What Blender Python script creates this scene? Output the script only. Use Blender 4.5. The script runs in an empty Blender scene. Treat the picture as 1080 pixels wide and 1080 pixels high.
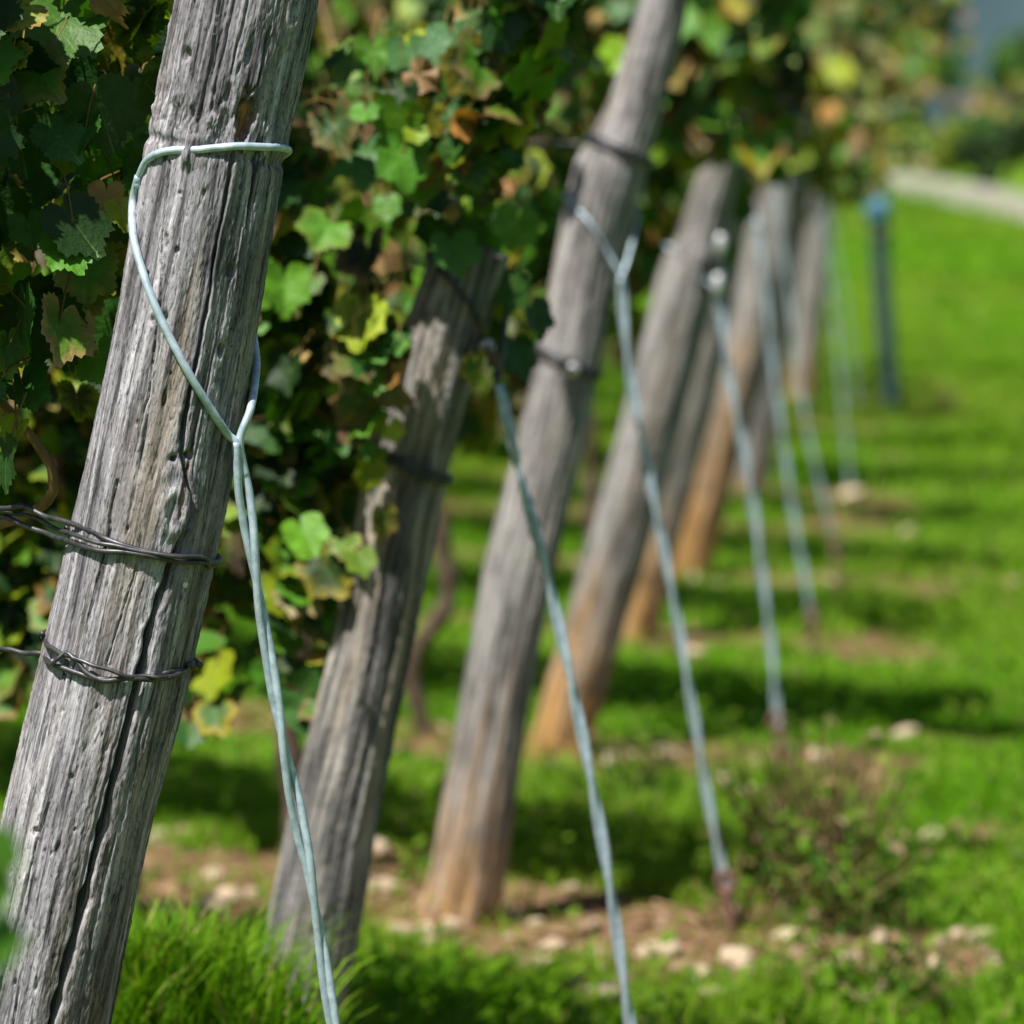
import bpy, math, random
import numpy as np
from mathutils import Matrix, Vector

R = math.radians
PI = math.pi
random.seed(7)
rng = np.random.default_rng(11)
S = bpy.context.scene
COL = S.collection

# ------------------------------------------------------------------ camera model
F = 4500.0            # focal length in pixels of a 1080 px frame
CAMZ = 1.25
PITCH = math.atan(390.0 / F)
CP, SP = math.cos(PITCH), math.sin(PITCH)


def unproj(px, py, Y):
    """world point at world depth Y seen at photo position (px, py)"""
    a = (px - 540.0) / F
    b = (540.0 - py) / F
    d = np.array([a, CP + b * SP, -SP + b * CP])
    t = Y / d[1]
    return np.array([0, 0, CAMZ]) + d * t


def project(P):
    P = np.asarray(P, float)
    q = P - np.array([0, 0, CAMZ])
    dep = q[..., 1] * CP - q[..., 2] * SP
    up = q[..., 1] * SP + q[..., 2] * CP
    return 540 + F * q[..., 0] / dep, 540 - F * up / dep


def scale_at(Y):
    return F / Y


# ------------------------------------------------------------------ noise
def _h(ix, iy, iz, seed):
    n = (ix * 374761393 + iy * 668265263 + iz * 2147483647 + seed * 974634777) & 0xFFFFFFFF
    n = ((n ^ (n >> 13)) * 1274126177) & 0xFFFFFFFF
    n = (n ^ (n >> 16)) & 0xFFFFFFFF
    n = (n * 2246822519) & 0xFFFFFFFF
    return ((n ^ (n >> 15)) & 0xFFFFFF) / float(0xFFFFFF)


def vn(x, y, z=0.0, seed=0):
    x = np.asarray(x, float); y = np.asarray(y, float); z = np.asarray(z, float)
    x, y, z = np.broadcast_arrays(x, y, z)
    ix = np.floor(x).astype(np.int64); iy = np.floor(y).astype(np.int64); iz = np.floor(z).astype(np.int64)
    fx = x - ix; fy = y - iy; fz = z - iz
    fx = fx * fx * (3 - 2 * fx); fy = fy * fy * (3 - 2 * fy); fz = fz * fz * (3 - 2 * fz)
    out = 0
    for dx in (0, 1):
        wx = fx if dx else 1 - fx
        for dy in (0, 1):
            wy = fy if dy else 1 - fy
            for dz in (0, 1):
                wz = fz if dz else 1 - fz
                out = out + wx * wy * wz * _h(ix + dx, iy + dy, iz + dz, seed)
    return out * 2 - 1


def fbm(x, y, z=0.0, seed=0, o=3):
    s = 0; a = 1.0; t = 0
    for i in range(o):
        s = s + a * vn(x * 2 ** i, y * 2 ** i, np.asarray(z) * 2 ** i, seed + i * 17)
        t += a; a *= .5
    return s / t


# ------------------------------------------------------------------ mesh helpers
class MB:
    def __init__(s):
        s.V = []; s.F = []; s.n = 0; s.A = {}

    def add(s, V, faces, **attrs):
        V = np.asarray(V, float)
        for f in faces:
            f = np.asarray(f, np.int64)
            if len(f):
                s.F.append(f + s.n)
        s.V.append(V)
        for k, v in attrs.items():
            v = np.asarray(v, float)
            s.A.setdefault(k, []).append(v)
        s.n += len(V)

    def mesh(s, name, mat, smooth=True):
        V = np.concatenate(s.V)
        me = bpy.data.meshes.new(name)
        loops = np.concatenate([f.ravel() for f in s.F])
        tot = np.concatenate([np.full(len(f), f.shape[1]) for f in s.F])
        start = np.concatenate([[0], np.cumsum(tot)[:-1]])
        me.vertices.add(len(V)); me.vertices.foreach_set('co', V.astype(np.float32).ravel())
        me.loops.add(len(loops)); me.loops.foreach_set('vertex_index', loops.astype(np.int32))
        me.polygons.add(len(tot))
        me.polygons.foreach_set('loop_start', start.astype(np.int32))
        me.polygons.foreach_set('loop_total', tot.astype(np.int32))
        me.polygons.foreach_set('use_smooth', np.full(len(tot), smooth))
        for k, v in s.A.items():
            v = np.concatenate(v)
            if v.ndim == 1:
                a = me.attributes.new(k, 'FLOAT', 'POINT'); a.data.foreach_set('value', v.astype(np.float32))
            else:
                if v.shape[1] == 3:
                    v = np.concatenate([v, np.ones((len(v), 1))], 1)
                a = me.attributes.new(k, 'FLOAT_COLOR', 'POINT'); a.data.foreach_set('color', v.astype(np.float32).ravel())
        me.update(calc_edges=True)
        me.validate()
        me.materials.append(mat)
        return me

    def obj(s, name, mat, parent=None, smooth=True):
        o = bpy.data.objects.new(name, s.mesh(name, mat, smooth))
        COL.objects.link(o)
        if parent is not None:
            o.parent = parent
        return o


def tag(o, label=None, cat=None, group=None, kind=None):
    if label: o['label'] = label
    if cat: o['category'] = cat
    if group: o['group'] = group
    if kind: o['kind'] = kind
    return o


def empty(name, loc=(0, 0, 0)):
    o = bpy.data.objects.new(name, None); COL.objects.link(o)
    o.location = loc; o.empty_display_size = .05
    return o


def resample(P, step):
    """Catmull-Rom through P, roughly evenly spaced"""
    P = np.asarray(P, float)
    Q = np.vstack([2 * P[0] - P[1], P, 2 * P[-1] - P[-2]])
    out = []
    for i in range(1, len(Q) - 2):
        p0, p1, p2, p3 = Q[i - 1], Q[i], Q[i + 1], Q[i + 2]
        n = max(2, int(np.linalg.norm(p2 - p1) / step))
        t = np.linspace(0, 1, n, endpoint=False)[:, None]
        out.append(.5 * (2 * p1 + (p2 - p0) * t + (2 * p0 - 5 * p1 + 4 * p2 - p3) * t ** 2 + (3 * p1 - p0 - 3 * p2 + p3) * t ** 3))
    out.append(Q[-2][None])
    return np.vstack(out)


def frames(P):
    T = np.gradient(P, axis=0)
    T /= np.linalg.norm(T, axis=1)[:, None] + 1e-12
    ref = np.array([0, 1., 0]) if abs(T[0, 1]) < .9 else np.array([1., 0, 0])
    N = np.zeros_like(P); n = ref - T[0] * ref.dot(T[0]); n /= np.linalg.norm(n); N[0] = n
    for i in range(1, len(P)):
        n = n - T[i] * n.dot(T[i]); n /= np.linalg.norm(n) + 1e-12; N[i] = n
    return T, N, np.cross(T, N)


def sweep(mb, P, r, k=8, **attrs):
    P = np.asarray(P, float)
    r = np.broadcast_to(np.asarray(r, float), (len(P),))
    T, N, B = frames(P)
    a = np.linspace(0, 2 * PI, k, endpoint=False)
    V = P[:, None] + (N[:, None] * np.cos(a)[None, :, None] + B[:, None] * np.sin(a)[None, :, None]) * r[:, None, None]
    V = V.reshape(-1, 3); n = len(P)
    i = np.arange(n - 1)[:, None] * k; j = np.arange(k)[None]; j2 = (j + 1) % k
    q = np.stack([i + j, i + j2, i + k + j2, i + k + j], -1).reshape(-1, 4)
    V = np.vstack([V, P[:1] - T[:1] * r[0] * .3, P[-1:] + T[-1:] * r[-1] * .3])
    c0 = n * k; c1 = c0 + 1
    j = np.arange(k); j2 = (j + 1) % k
    caps = np.vstack([np.stack([np.full(k, c0), j2, j], -1), np.stack([np.full(k, c1), (n - 1) * k + j, (n - 1) * k + j2], -1)])
    mb.add(V, [q, caps], **{kk: np.full(len(V), vv) for kk, vv in attrs.items()})


# ------------------------------------------------------------------ materials
class NT:
    def __init__(s, name):
        s.m = bpy.data.materials.new(name); s.m.use_nodes = True
        s.t = s.m.node_tree; s.t.nodes.clear()
        s.out = s.n('ShaderNodeOutputMaterial')

    def n(s, typ, **kw):
        nd = s.t.nodes.new(typ)
        for k, v in kw.items():
            if k.startswith('i_'):
                key = k[2:]
                key = int(key) if key.isdigit() else key.replace('_', ' ')
                nd.inputs[key].default_value = v
            else:
                setattr(nd, k, v)
        return nd

    def l(s, a, b):
        s.t.links.new(a, b)

    def noise(s, vec, scale, detail=3, rough=.5, sc=(1, 1, 1), dist=0.0):
        mp = s.n('ShaderNodeMapping'); mp.inputs['Scale'].default_value = sc
        s.l(vec, mp.inputs['Vector'])
        nz = s.n('ShaderNodeTexNoise')
        nz.inputs['Scale'].default_value = scale; nz.inputs['Detail'].default_value = detail
        nz.inputs['Roughness'].default_value = rough; nz.inputs['Distortion'].default_value = dist
        s.l(mp.outputs[0], nz.inputs['Vector'])
        return nz.outputs['Fac']

    def ramp(s, fac, stops, interp='LINEAR'):
        r = s.n('ShaderNodeValToRGB'); r.color_ramp.interpolation = interp
        e = r.color_ramp.elements
        while len(e) < len(stops): e.new(.5)
        for x, (p, c) in zip(e, stops):
            x.position = p
            x.color = (c, c, c, 1) if isinstance(c, (int, float)) else (*c, 1)
        s.l(fac, r.inputs['Fac'])
        return r.outputs['Color']

    def mix(s, fac, a, b, blend='MIX'):
        m = s.n('ShaderNodeMix', data_type='RGBA', blend_type=blend)
        for sock, v in ((m.inputs['Factor'], fac), (m.inputs['A'], a), (m.inputs['B'], b)):
            if isinstance(v, (int, float)): sock.default_value = v
            elif isinstance(v, tuple): sock.default_value = (*v, 1)
            else: s.l(v, sock)
        return m.outputs['Result']

    def math(s, op, a, b=0.0):
        m = s.n('ShaderNodeMath', operation=op)
        for i, v in enumerate((a, b)):
            if isinstance(v, (int, float)): m.inputs[i].default_value = v
            else: s.l(v, m.inputs[i])
        return m.outputs[0]

    def attr(s, name):
        return s.n('ShaderNodeAttribute', attribute_name=name)

    def bsdf(s, col, rough=.8, metal=0.0, spec=.3, normal=None):
        b = s.n('ShaderNodeBsdfPrincipled')
        if isinstance(col, tuple): b.inputs['Base Color'].default_value = (*col, 1)
        else: s.l(col, b.inputs['Base Color'])
        if isinstance(rough, (int, float)): b.inputs['Roughness'].default_value = rough
        else: s.l(rough, b.inputs['Roughness'])
        b.inputs['Metallic'].default_value = metal
        b.inputs['Specular IOR Level'].default_value = spec
        if normal is not None: s.l(normal, b.inputs['Normal'])
        return b

    def bump(s, h, strength, dist):
        b = s.n('ShaderNodeBump'); b.inputs['Strength'].default_value = strength; b.inputs['Distance'].default_value = dist
        s.l(h, b.inputs['Height'])
        return b.outputs[0]

    def done(s, sh):
        s.l(sh, s.out.inputs['Surface'])
        return s.m


def wood_material(name, lo, mid, hi, tan, raw, tan_amt=.35, seed=0.0):
    w = NT(name)
    tc = w.n('ShaderNodeTexCoord').outputs['Object']
    off = w.n('ShaderNodeVectorMath', operation='ADD'); off.inputs[1].default_value = (seed, seed * .7, seed * 1.3)
    w.l(tc, off.inputs[0]); v = off.outputs[0]
    fib = w.noise(v, 1, 4, .62, (95, 95, 4.0), .25)
    fine = w.noise(v, 1, 4, .65, (330, 330, 14), .1)
    blot = w.noise(v, 1, 3, .55, (22, 22, 9))
    spk = w.noise(v, 1, 2, .6, (420, 420, 150))
    base = w.ramp(fib, [(.28, lo), (.47, mid), (.68, hi)])
    f2 = w.ramp(fine, [(.33, .42), (.5, 1.0), (.72, 1.28)])
    base = w.mix(.85, base, f2, 'MULTIPLY')
    tanm = w.ramp(w.noise(v, 1, 3, .6, (26, 26, 1.6), .3), [(.52, 0), (.66, 1)])
    base = w.mix(w.math('MULTIPLY', tanm, tan_amt), base, tan)
    bl = w.ramp(blot, [(.33, .50), (.5, 1.0), (.7, 1.22)])
    base = w.mix(.8, base, bl, 'MULTIPLY')
    strk = w.ramp(w.noise(v, 1, 3, .7, (150, 150, 7), .2), [(.38, .12), (.46, 1.0)])
    base = w.mix(.75, base, strk, 'MULTIPLY')
    sp = w.ramp(spk, [(.33, .22), (.43, 1.0), (.60, 1.0), (.70, 1.5)])
    base = w.mix(.7, base, sp, 'MULTIPLY')
    at = w.attr('raw').outputs['Fac']
    rawc = w.mix(.85, raw, w.ramp(fib, [(.3, .35), (.7, 1.3)]), 'MULTIPLY')
    rawc = w.mix(.9, rawc, w.ramp(w.noise(v, 1, 4, .65, (34, 34, 14)), [(.34, .32), (.55, 1.1)]), 'MULTIPLY')
    base = w.mix(at, base, rawc)
    h = w.math('ADD', w.math('MULTIPLY', fine, .6), w.math('ADD', fib, w.math('MULTIPLY', spk, .35)))
    nm = w.bump(h, .8, .0022)
    return w.done(w.bsdf(base, .82, 0, .25, nm).outputs[0])


M = {}
M['wood'] = wood_material('weathered_grey_wood', (.06, .058, .063), (.24, .226, .248), (.48, .462, .495), (.23, .185, .13), (.52, .25, .08), .6)
M['wood_brown'] = wood_material('weathered_brown_wood', (.11, .10, .095), (.27, .255, .245), (.43, .415, .41), (.25, .20, .15), (.43, .24, .085), .45, 3.1)
M['wood_shaded'] = wood_material('shaded_weathered_wood', (.03, .03, .033), (.15, .145, .145), (.52, .48, .43), (.42, .35, .27), (.30, .2, .1), .8, 7.7)  # dappled leaf shade put into the wood's near-black and cream tones


def wire_material(name, c0, c1, metal, rough):
    w = NT(name)
    tc = w.n('ShaderNodeTexCoord').outputs['Object']
    nz = w.noise(tc, 90, 3, .6)
    col = w.ramp(nz, [(.3, c0), (.7, c1)])
    return w.done(w.bsdf(col, w.ramp(nz, [(.3, rough + .12), (.7, rough)]), metal, .5).outputs[0])


M['galv'] = wire_material('galvanised_wire', (.28, .37, .43), (.56, .68, .77), .3, .40)
M['dark_wire'] = wire_material('tarnished_shaded_wire', (.035, .035, .04), (.13, .13, .135), .7, .42)
M['rust'] = wire_material('rusted_rod', (.12, .055, .04), (.22, .12, .09), .1, .75)
M['steel'] = wire_material('bright_steel', (.6, .6, .6), (.75, .75, .75), .5, .3)
M['blue_plastic'] = wire_material('blue_plastic', (.07, .20, .32), (.10, .26, .39), 0, .4)
M['teal_paint'] = wire_material('teal_painted_metal', (.02, .048, .05), (.045, .085, .085), .1, .6)


def leaf_material(name, gloss=.5, trans=.17, veins=True, bump=True, spec=.26):
    w = NT(name)
    c = w.attr('tint').outputs['Color']
    tc = w.n('ShaderNodeTexCoord').outputs['Object']
    mot = w.ramp(w.noise(tc, 70, 3, .6), [(.3, .72), (.7, 1.22)])
    c = w.mix(.8, c, mot, 'MULTIPLY')
    if veins:
        vn_ = w.attr('vein').outputs['Fac']
        vm = w.ramp(vn_, [(.72, 0), (1.0, 1)])
        c = w.mix(w.math('MULTIPLY', vm, .45), c, (.20, .30, .07))
    nm = None
    if bump:
        h = w.noise(tc, 160, 2, .5)
        nm = w.bump(h, .5, .003)
    b = w.bsdf(c, gloss, 0, spec, nm)
    t = w.n('ShaderNodeBsdfTranslucent')
    tcg = w.mix(1.0, c, (1.0, 1.15, .35), 'MULTIPLY')
    w.l(tcg, t.inputs['Color'])
    mx = w.n('ShaderNodeMixShader'); mx.inputs[0].default_value = trans
    w.l(b.outputs[0], mx.inputs[1]); w.l(t.outputs[0], mx.inputs[2])
    return w.done(mx.outputs[0])


M['leaf'] = leaf_material('vine_leaf')
M['grass'] = leaf_material('grass_blade', .75, .38, False, False, .12)
M['weed'] = leaf_material('weed_leaf', .7, .35, False, False, .15)
M['crown'] = leaf_material('tree_leaf', .55, .25, False, False)


def simple(name, stops, scale, sc=(1, 1, 1), rough=.9, bump=0, spec=.2):
    w = NT(name)
    tc = w.n('ShaderNodeTexCoord').outputs['Object']
    nz = w.noise(tc, scale, 5, .6, sc)
    col = w.ramp(nz, stops)
    nm = w.bump(nz, .8, bump) if bump else None
    return w.done(w.bsdf(col, rough, 0, spec, nm).outputs[0])


M['bark'] = simple('vine_bark', [(.3, (.05, .035, .025)), (.7, (.17, .12, .085))], 60, (1, 1, .15), .9, .006)
M['cane'] = simple('vine_cane', [(.3, (.15, .08, .04)), (.7, (.30, .18, .09))], 80, (1, 1, .4), .7, .001)
M['stone'] = simple('limestone', [(.3, (.40, .28, .18)), (.5, (.60, .46, .33)), (.75, (.72, .60, .47))], 30, rough=.85, bump=.003)
M['stone_brown'] = simple('brown_stone', [(.3, (.22, .14, .085)), (.7, (.40, .28, .18))], 30, rough=.9, bump=.003)
M['road'] = simple('gravel_path', [(.3, (.25, .22, .195)), (.7, (.40, .36, .325))], 1.5, rough=.95)
M['hill'] = simple('hazy_forested_hill', [(.3, (.035, .062, .07)), (.7, (.062, .10, .112))], .02, rough=1, spec=0)  # blue-grey of distance haze is put into the forest colour

g = NT('vineyard_ground')
tc = g.n('ShaderNodeTexCoord').outputs['Object']
so = g.attr('soil').outputs['Fac']
dirt = g.ramp(g.noise(tc, 16, 6, .65), [(.3, (.085, .048, .026)), (.5, (.18, .105, .058)), (.72, (.36, .235, .135))])
turf = g.ramp(g.noise(tc, 9, 5, .6), [(.3, (.035, .085, .004)), (.7, (.085, .18, .006))])
far = g.ramp(g.noise(tc, .6, 4, .6, (1, .35, 1)), [(.3, (.09, .20, .007)), (.7, (.15, .29, .010))])
sep = g.n('ShaderNodeSeparateXYZ'); g.l(tc, sep.inputs[0])
fm = g.ramp(g.math('DIVIDE', sep.outputs['Y'], 100), [(.2, 0), (.3, 1)])
turf = g.mix(fm, turf, far)
col = g.mix(so, turf, dirt)
nm = g.bump(g.noise(tc, 60, 5, .7), .7, .012)
M['ground'] = g.done(g.bsdf(col, .95, 0, .1, nm).outputs[0])

SUN_EL, SUN_AZ = R(60), R(40)      # from behind the camera, AZ to its left
SD = np.array([-math.sin(SUN_AZ) * math.cos(SUN_EL), -math.cos(SUN_AZ) * math.cos(SUN_EL), math.sin(SUN_EL)])

# ------------------------------------------------------------------ layout of the vineyard
DEPTH = {1: 3.91, 2: 5.25, 3: 6.74, 4: 8.65, 5: 10.6, 6: 12.2, 7: 15.2, 8: 20.5}
ROWS = [3.91, 5.25, 6.74, 8.65, 10.6, 12.2, 13.7, 15.2, 17.0, 18.8, 20.5, 22.3]


def x_end(d):
    return .1073 * d - .8125


SHEAR = .8


def row_dy(d, X):
    """the rows run away from the headland to the left: how much farther the row lies at X than its end post"""
    t = x_end(d) + .1 - np.asarray(X, float)
    return np.where(t > 0, SHEAR * t, .45 * t)


def terrain(X, Y):
    X = np.asarray(X, float); Y = np.asarray(Y, float)
    s = .051 * np.clip(Y - 24, 0, None)
    cap = 1.02
    s = cap * (1 - np.exp(-(s / cap) ** 2.2)) ** (1 / 2.2) if True else s
    s = s + np.clip(Y - 60, 0, None) * .0008
    bump = .016 * fbm(X * 1.7, Y * 1.7, 0, 5) + .008 * fbm(X * 7, Y * 7, 0, 9)
    side = -.075 * np.clip(X - 2.6, 0, 14) * np.clip((Y - 24) / 10, 0, 1)
    return s + bump * np.clip(1.5 - Y / 40, .2, 1) + side


def soil(X, Y):
    X = np.asarray(X, float); Y = np.asarray(Y, float)
    m = np.zeros(np.broadcast(X, Y).shape)
    for i, d in enumerate(ROWS):
        w = .42 if d < 8 else .30
        e = x_end(d) + .72 + .12 * vn(Y * 4, d, 0, 3)
        off = .05 if d < 8 else 0
        a = np.exp(-((Y - d - off - row_dy(d, X)) / w) ** 2) * np.clip((e - X) / .25 + .5, 0, 1)
        m = np.maximum(m, a)
    for (x, y, rx, ry, a) in ((.95, 7.62, .42, .10, .8), (1.25, 14.1, .3, .5, .7), (1.35, 11.9, .4, .3, .5), (.9, 8.9, .3, .2, .6), (.5, 6.35, .35, .22, .6)):
        m = np.maximum(m, a * np.exp(-((X - x) / rx) ** 2 - ((Y - y) / ry) ** 2))
    n = fbm(X * 3.1, Y * 3.1, 0, 21, 4)
    return np.clip((m + n * .8 - .34) / .25, 0, 1)


# ground: one sheet, fine near the posts, reaching far beyond the trees
def axis(segs):
    out = []
    for a, b, st in segs:
        out.append(np.arange(a, b, st))
    return np.concatenate(out)


gx = axis([(-1500, -100, 100), (-100, -12, 8), (-12, -3, .5), (-3, 4, .035), (4, 8, .2), (8, 20, 1.5), (20, 100, 8), (100, 1501, 100)])
gy = axis([(-60, 0, 6), (0, 3, .3), (3, 16, .035), (16, 26, .12), (26, 60, .4), (60, 200, 5), (200, 1600, 50)])
X, Y = np.meshgrid(gx, gy)
Z = terrain(X, Y)
mb = MB()
nx, ny = len(gx), len(gy)
i = (np.arange(ny - 1)[:, None] * nx + np.arange(nx - 1)[None]).ravel()
mb.add(np.stack([X, Y, Z], -1).reshape(-1, 3), [np.stack([i, i + 1, i + nx + 1, i + nx], -1)], soil=soil(X, Y).ravel())
go = mb.obj('ground', M['ground']); go['kind'] = 'structure'


# road: four edges found where the photo's edge rays meet the terrain
def hit(px, py, y0=5.0, y1=400.0):
    ys = np.concatenate([np.arange(y0, 60, .02), np.arange(60, y1, 1)])
    pts = np.stack([unproj(px, py, y) for y in ys])
    z = terrain(pts[:, 0], ys)
    k = np.argmax(pts[:, 2] < z)
    p = pts[k]; p[2] = z[k]
    return p


near = [hit(1250, 277), hit(1160, 256), hit(1080, 237), hit(1000, 218), hit(930, 203), hit(880, 194)]
farr = [hit(1250, 234), hit(1160, 219), hit(1080, 206), hit(1000, 193), hit(930, 183), hit(880, 178)]
a = resample(near, .3); b = resample(farr, .3)
n = 80
ia = np.linspace(0, len(a) - 1, n).astype(int); ib = np.linspace(0, len(b) - 1, n).astype(int)
mb = MB(); rows_ = []
for t in np.linspace(0, 1, 9):
    p = a[ia] * (1 - t) + b[ib] * t
    p[:, 2] = terrain(p[:, 0], p[:, 1]) + .03 + .02 * math.sin(t * PI)
    rows_.append(p)
V = np.stack(rows_).reshape(-1, 3)
i = (np.arange(8)[:, None] * n + np.arange(n - 1)[None]).ravel()
mb.add(V, [np.stack([i, i + n, i + n + 1, i + 1], -1)])
o = mb.obj('path', M['road']); o['kind'] = 'structure'

# ------------------------------------------------------------------ grass
def grass_blades(N, xr, yr, hscale, wscale, seed, mat, hfun=None, dens=None, cmul=1.0):
    r = np.random.default_rng(seed)
    x = r.uniform(*xr, N); y = r.uniform(*yr, N)
    keep = r.uniform(0, 1, N) > soil(x, y) * .93
    if dens is not None:
        keep &= r.uniform(0, 1, N) < dens(x, y)
    tuft = fbm(x * 6, y * 6, 0, 31, 3)
    keep &= r.uniform(-1.1, .5, N) < tuft + .55
    x, y, tuft = x[keep], y[keep], tuft[keep]
    n = len(x)
    z = terrain(x, y) - .004
    h = hscale * r.uniform(.45, 1.2, n) * (1 + .8 * tuft)
    w = wscale * r.uniform(.6, 1.3, n)
    az = r.uniform(0, 2 * PI, n); lean = r.uniform(.1, .9, n) * h
    face = az + PI / 2 + r.normal(0, .5, n)
    dx, dy = np.cos(az) * lean, np.sin(az) * lean
    wx, wy = np.cos(face) * w, np.sin(face) * w
    base = np.stack([x, y, z], 1)
    W = np.stack([wx, wy, np.zeros(n)], 1)
    D = np.stack([dx, dy, np.zeros(n)], 1)
    up = np.zeros((n, 3)); up[:, 2] = h
    p1 = base + D * .25 + up * .5; p2 = base + D + up * .95
    V = np.stack([base - W, base + W, p1 - W * .8, p1 + W * .8, p2], 1)
    idx = np.arange(n)[:, None] * 5
    q = idx + np.array([[0, 1, 3, 2]]); t = idx + np.array([[2, 3, 4]])
    big = fbm(x * 1.3, y * 1.3, 0, 77, 3)
    k = np.clip(.5 + .45 * big + r.normal(0, .2, n), 0, 1)[:, None]
    c = np.array([.066, .21, .006]) * (1 - k) + np.array([.205, .44, .014]) * k
    dry = (r.uniform(0, 1, n) < .06 + .2 * np.clip(big, 0, 1))[:, None]
    pat = np.clip(fbm(x * .9, y * .45, 3.0, 177, 4) * 1.6 + .12, 0, 1)[:, None]
    c = c * (1 - .45 * pat) + np.array([.27, .32, .035]) * .45 * pat
    c = np.where(dry, np.array([.34, .28, .11]), c) * cmul
    return V.reshape(-1, 3), q, t, np.repeat(c, 5, 0)


mb = MB()
for args in (
    (230000, (-1.6, 2.2), (4.3, 9.0), .040, .0028, 1),
    (200000, (-2.4, 3.2), (9.0, 15.0), .042, .004, 2),
    (170000, (-3.2, 4.6), (15.0, 26.0), .055, .007, 3),
    (90000, (-2, 7.5), (26.0, 46.0), .06, .014, 4),
):
    V, q, t, c = grass_blades(*args, None)
    mb.add(V, [q, t], tint=c)
# clover-like broad leaves that give the sward its light flecks
r = np.random.default_rng(5)
N = 26000
x = r.uniform(-1.6, 2.6, N); y = r.uniform(5, 14, N)
kp = (fbm(x * 3, y * 3, 0, 51) > -.1) & (r.uniform(0, 1, N) > soil(x, y) * .85)
x, y = x[kp], y[kp]; n = len(x)
z = terrain(x, y) + r.uniform(.012, .06, n)
s = r.uniform(.006, .014, n)
ang = r.uniform(0, 2 * PI, n)
tilt = r.normal(0, .45, (n, 2))
aa = np.linspace(0, 2 * PI, 6, endpoint=False)
L = np.stack([np.cos(aa), np.sin(aa) * .72], 1)
ca, sa = np.cos(ang), np.sin(ang)
lx = (L[None, :, 0] * ca[:, None] - L[None, :, 1] * sa[:, None]) * s[:, None]
ly = (L[None, :, 0] * sa[:, None] + L[None, :, 1] * ca[:, None]) * s[:, None]
lz = lx * tilt[:, :1] + ly * tilt[:, 1:]
V = np.stack([x[:, None] + lx, y[:, None] + ly, z[:, None] + lz], -1).reshape(-1, 3)
k = r.uniform(0, 1, (n, 1))
c = np.array([.06, .17, .012]) * (1 - k) + np.array([.18, .29, .02]) * k
mb.add(V, [np.arange(n)[:, None] * 6 + np.arange(6)[None]], tint=np.repeat(c, 6, 0))
o = mb.obj('grass', M['grass'], smooth=False); o['kind'] = 'stuff'
tag(o, 'short bright green grass growing between the vine rows', 'grass')

# dead straw and leaf litter on the bare strips
mb = MB()
r = np.random.default_rng(8)
N = 60000
x = r.uniform(-1.6, 2.2, N); y = r.uniform(5, 16, N)
kp = soil(x, y) * .30 > r.uniform(0, 1, N)
x, y = x[kp], y[kp]; n = len(x)
z = terrain(x, y) + .004
ang = r.uniform(0, 2 * PI, n); ln = r.uniform(.012, .045, n); wd = r.uniform(.001, .006, n)
D = np.stack([np.cos(ang) * ln, np.sin(ang) * ln, r.normal(0, .006, n)], 1)
W = np.stack([-np.sin(ang) * wd, np.cos(ang) * wd, r.normal(0, .002, n)], 1)
B = np.stack([x, y, z], 1)
V = np.stack([B - D - W * .4, B - W + [0, 0, .004], B + D, B + W + [0, 0, .004]], 1).reshape(-1, 3)
k = r.uniform(0, 1, (n, 1))
c = np.array([.20, .11, .06]) * (1 - k) + np.array([.50, .36, .20]) * k
mb.add(V, [np.arange(n)[:, None] * 4 + np.arange(4)[None]], tint=np.repeat(c, 4, 0))
o = mb.obj('leaf_litter', M['weed'], smooth=False); o['kind'] = 'stuff'
tag(o, 'dry straw and dead leaf litter on the bare soil strips', 'litter')

# ------------------------------------------------------------------ posts
POSTS = {
    1: [(-60, 1600, 160), (52, 1000, 158), (83, 860, 158), (120, 720, 160), (160, 540, 157), (196, 350, 150), (226, 160, 150), (259, 0, 148), (285, -150, 146), (300, -230, 140)],
    2: [(283, 1225, 104), (325, 1000, 100), (352, 860, 95), (392, 682, 86), (428, 489, 86), (462, 370, 88), (480, 320, 88), (500, 262, 80)],
    3: [(480, 992, 90), (491, 940, 84), (526, 720, 72), (548, 600, 74), (590, 430, 70), (622, 260, 68), (645, 175, 78), (652, 158, 66), (668, 120, 58), (691, 40, 50), (705, -20, 46), (716, -70, 44)],
    4: [(590, 803, 66), (601, 752, 62), (650, 580, 64), (705, 375, 66), (721, 310, 64), (731, 276, 60), (738, 255, 46), (759, 175, 42), (779, 118, 34)],
    5: [(670, 683, 42), (735, 375, 60), (766, 200, 52), (788, 100, 42)],
    6: [(722, 614, 50), (740, 540, 50), (785, 375, 54), (815, 235, 48), (842, 120, 40)],
    7: [(786, 505, 46), (836, 190, 44), (850, 120, 38)],
    8: [(843, 427, 32), (857, 303, 30), (868, 160, 28)],
}
PINFO = {}


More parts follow.
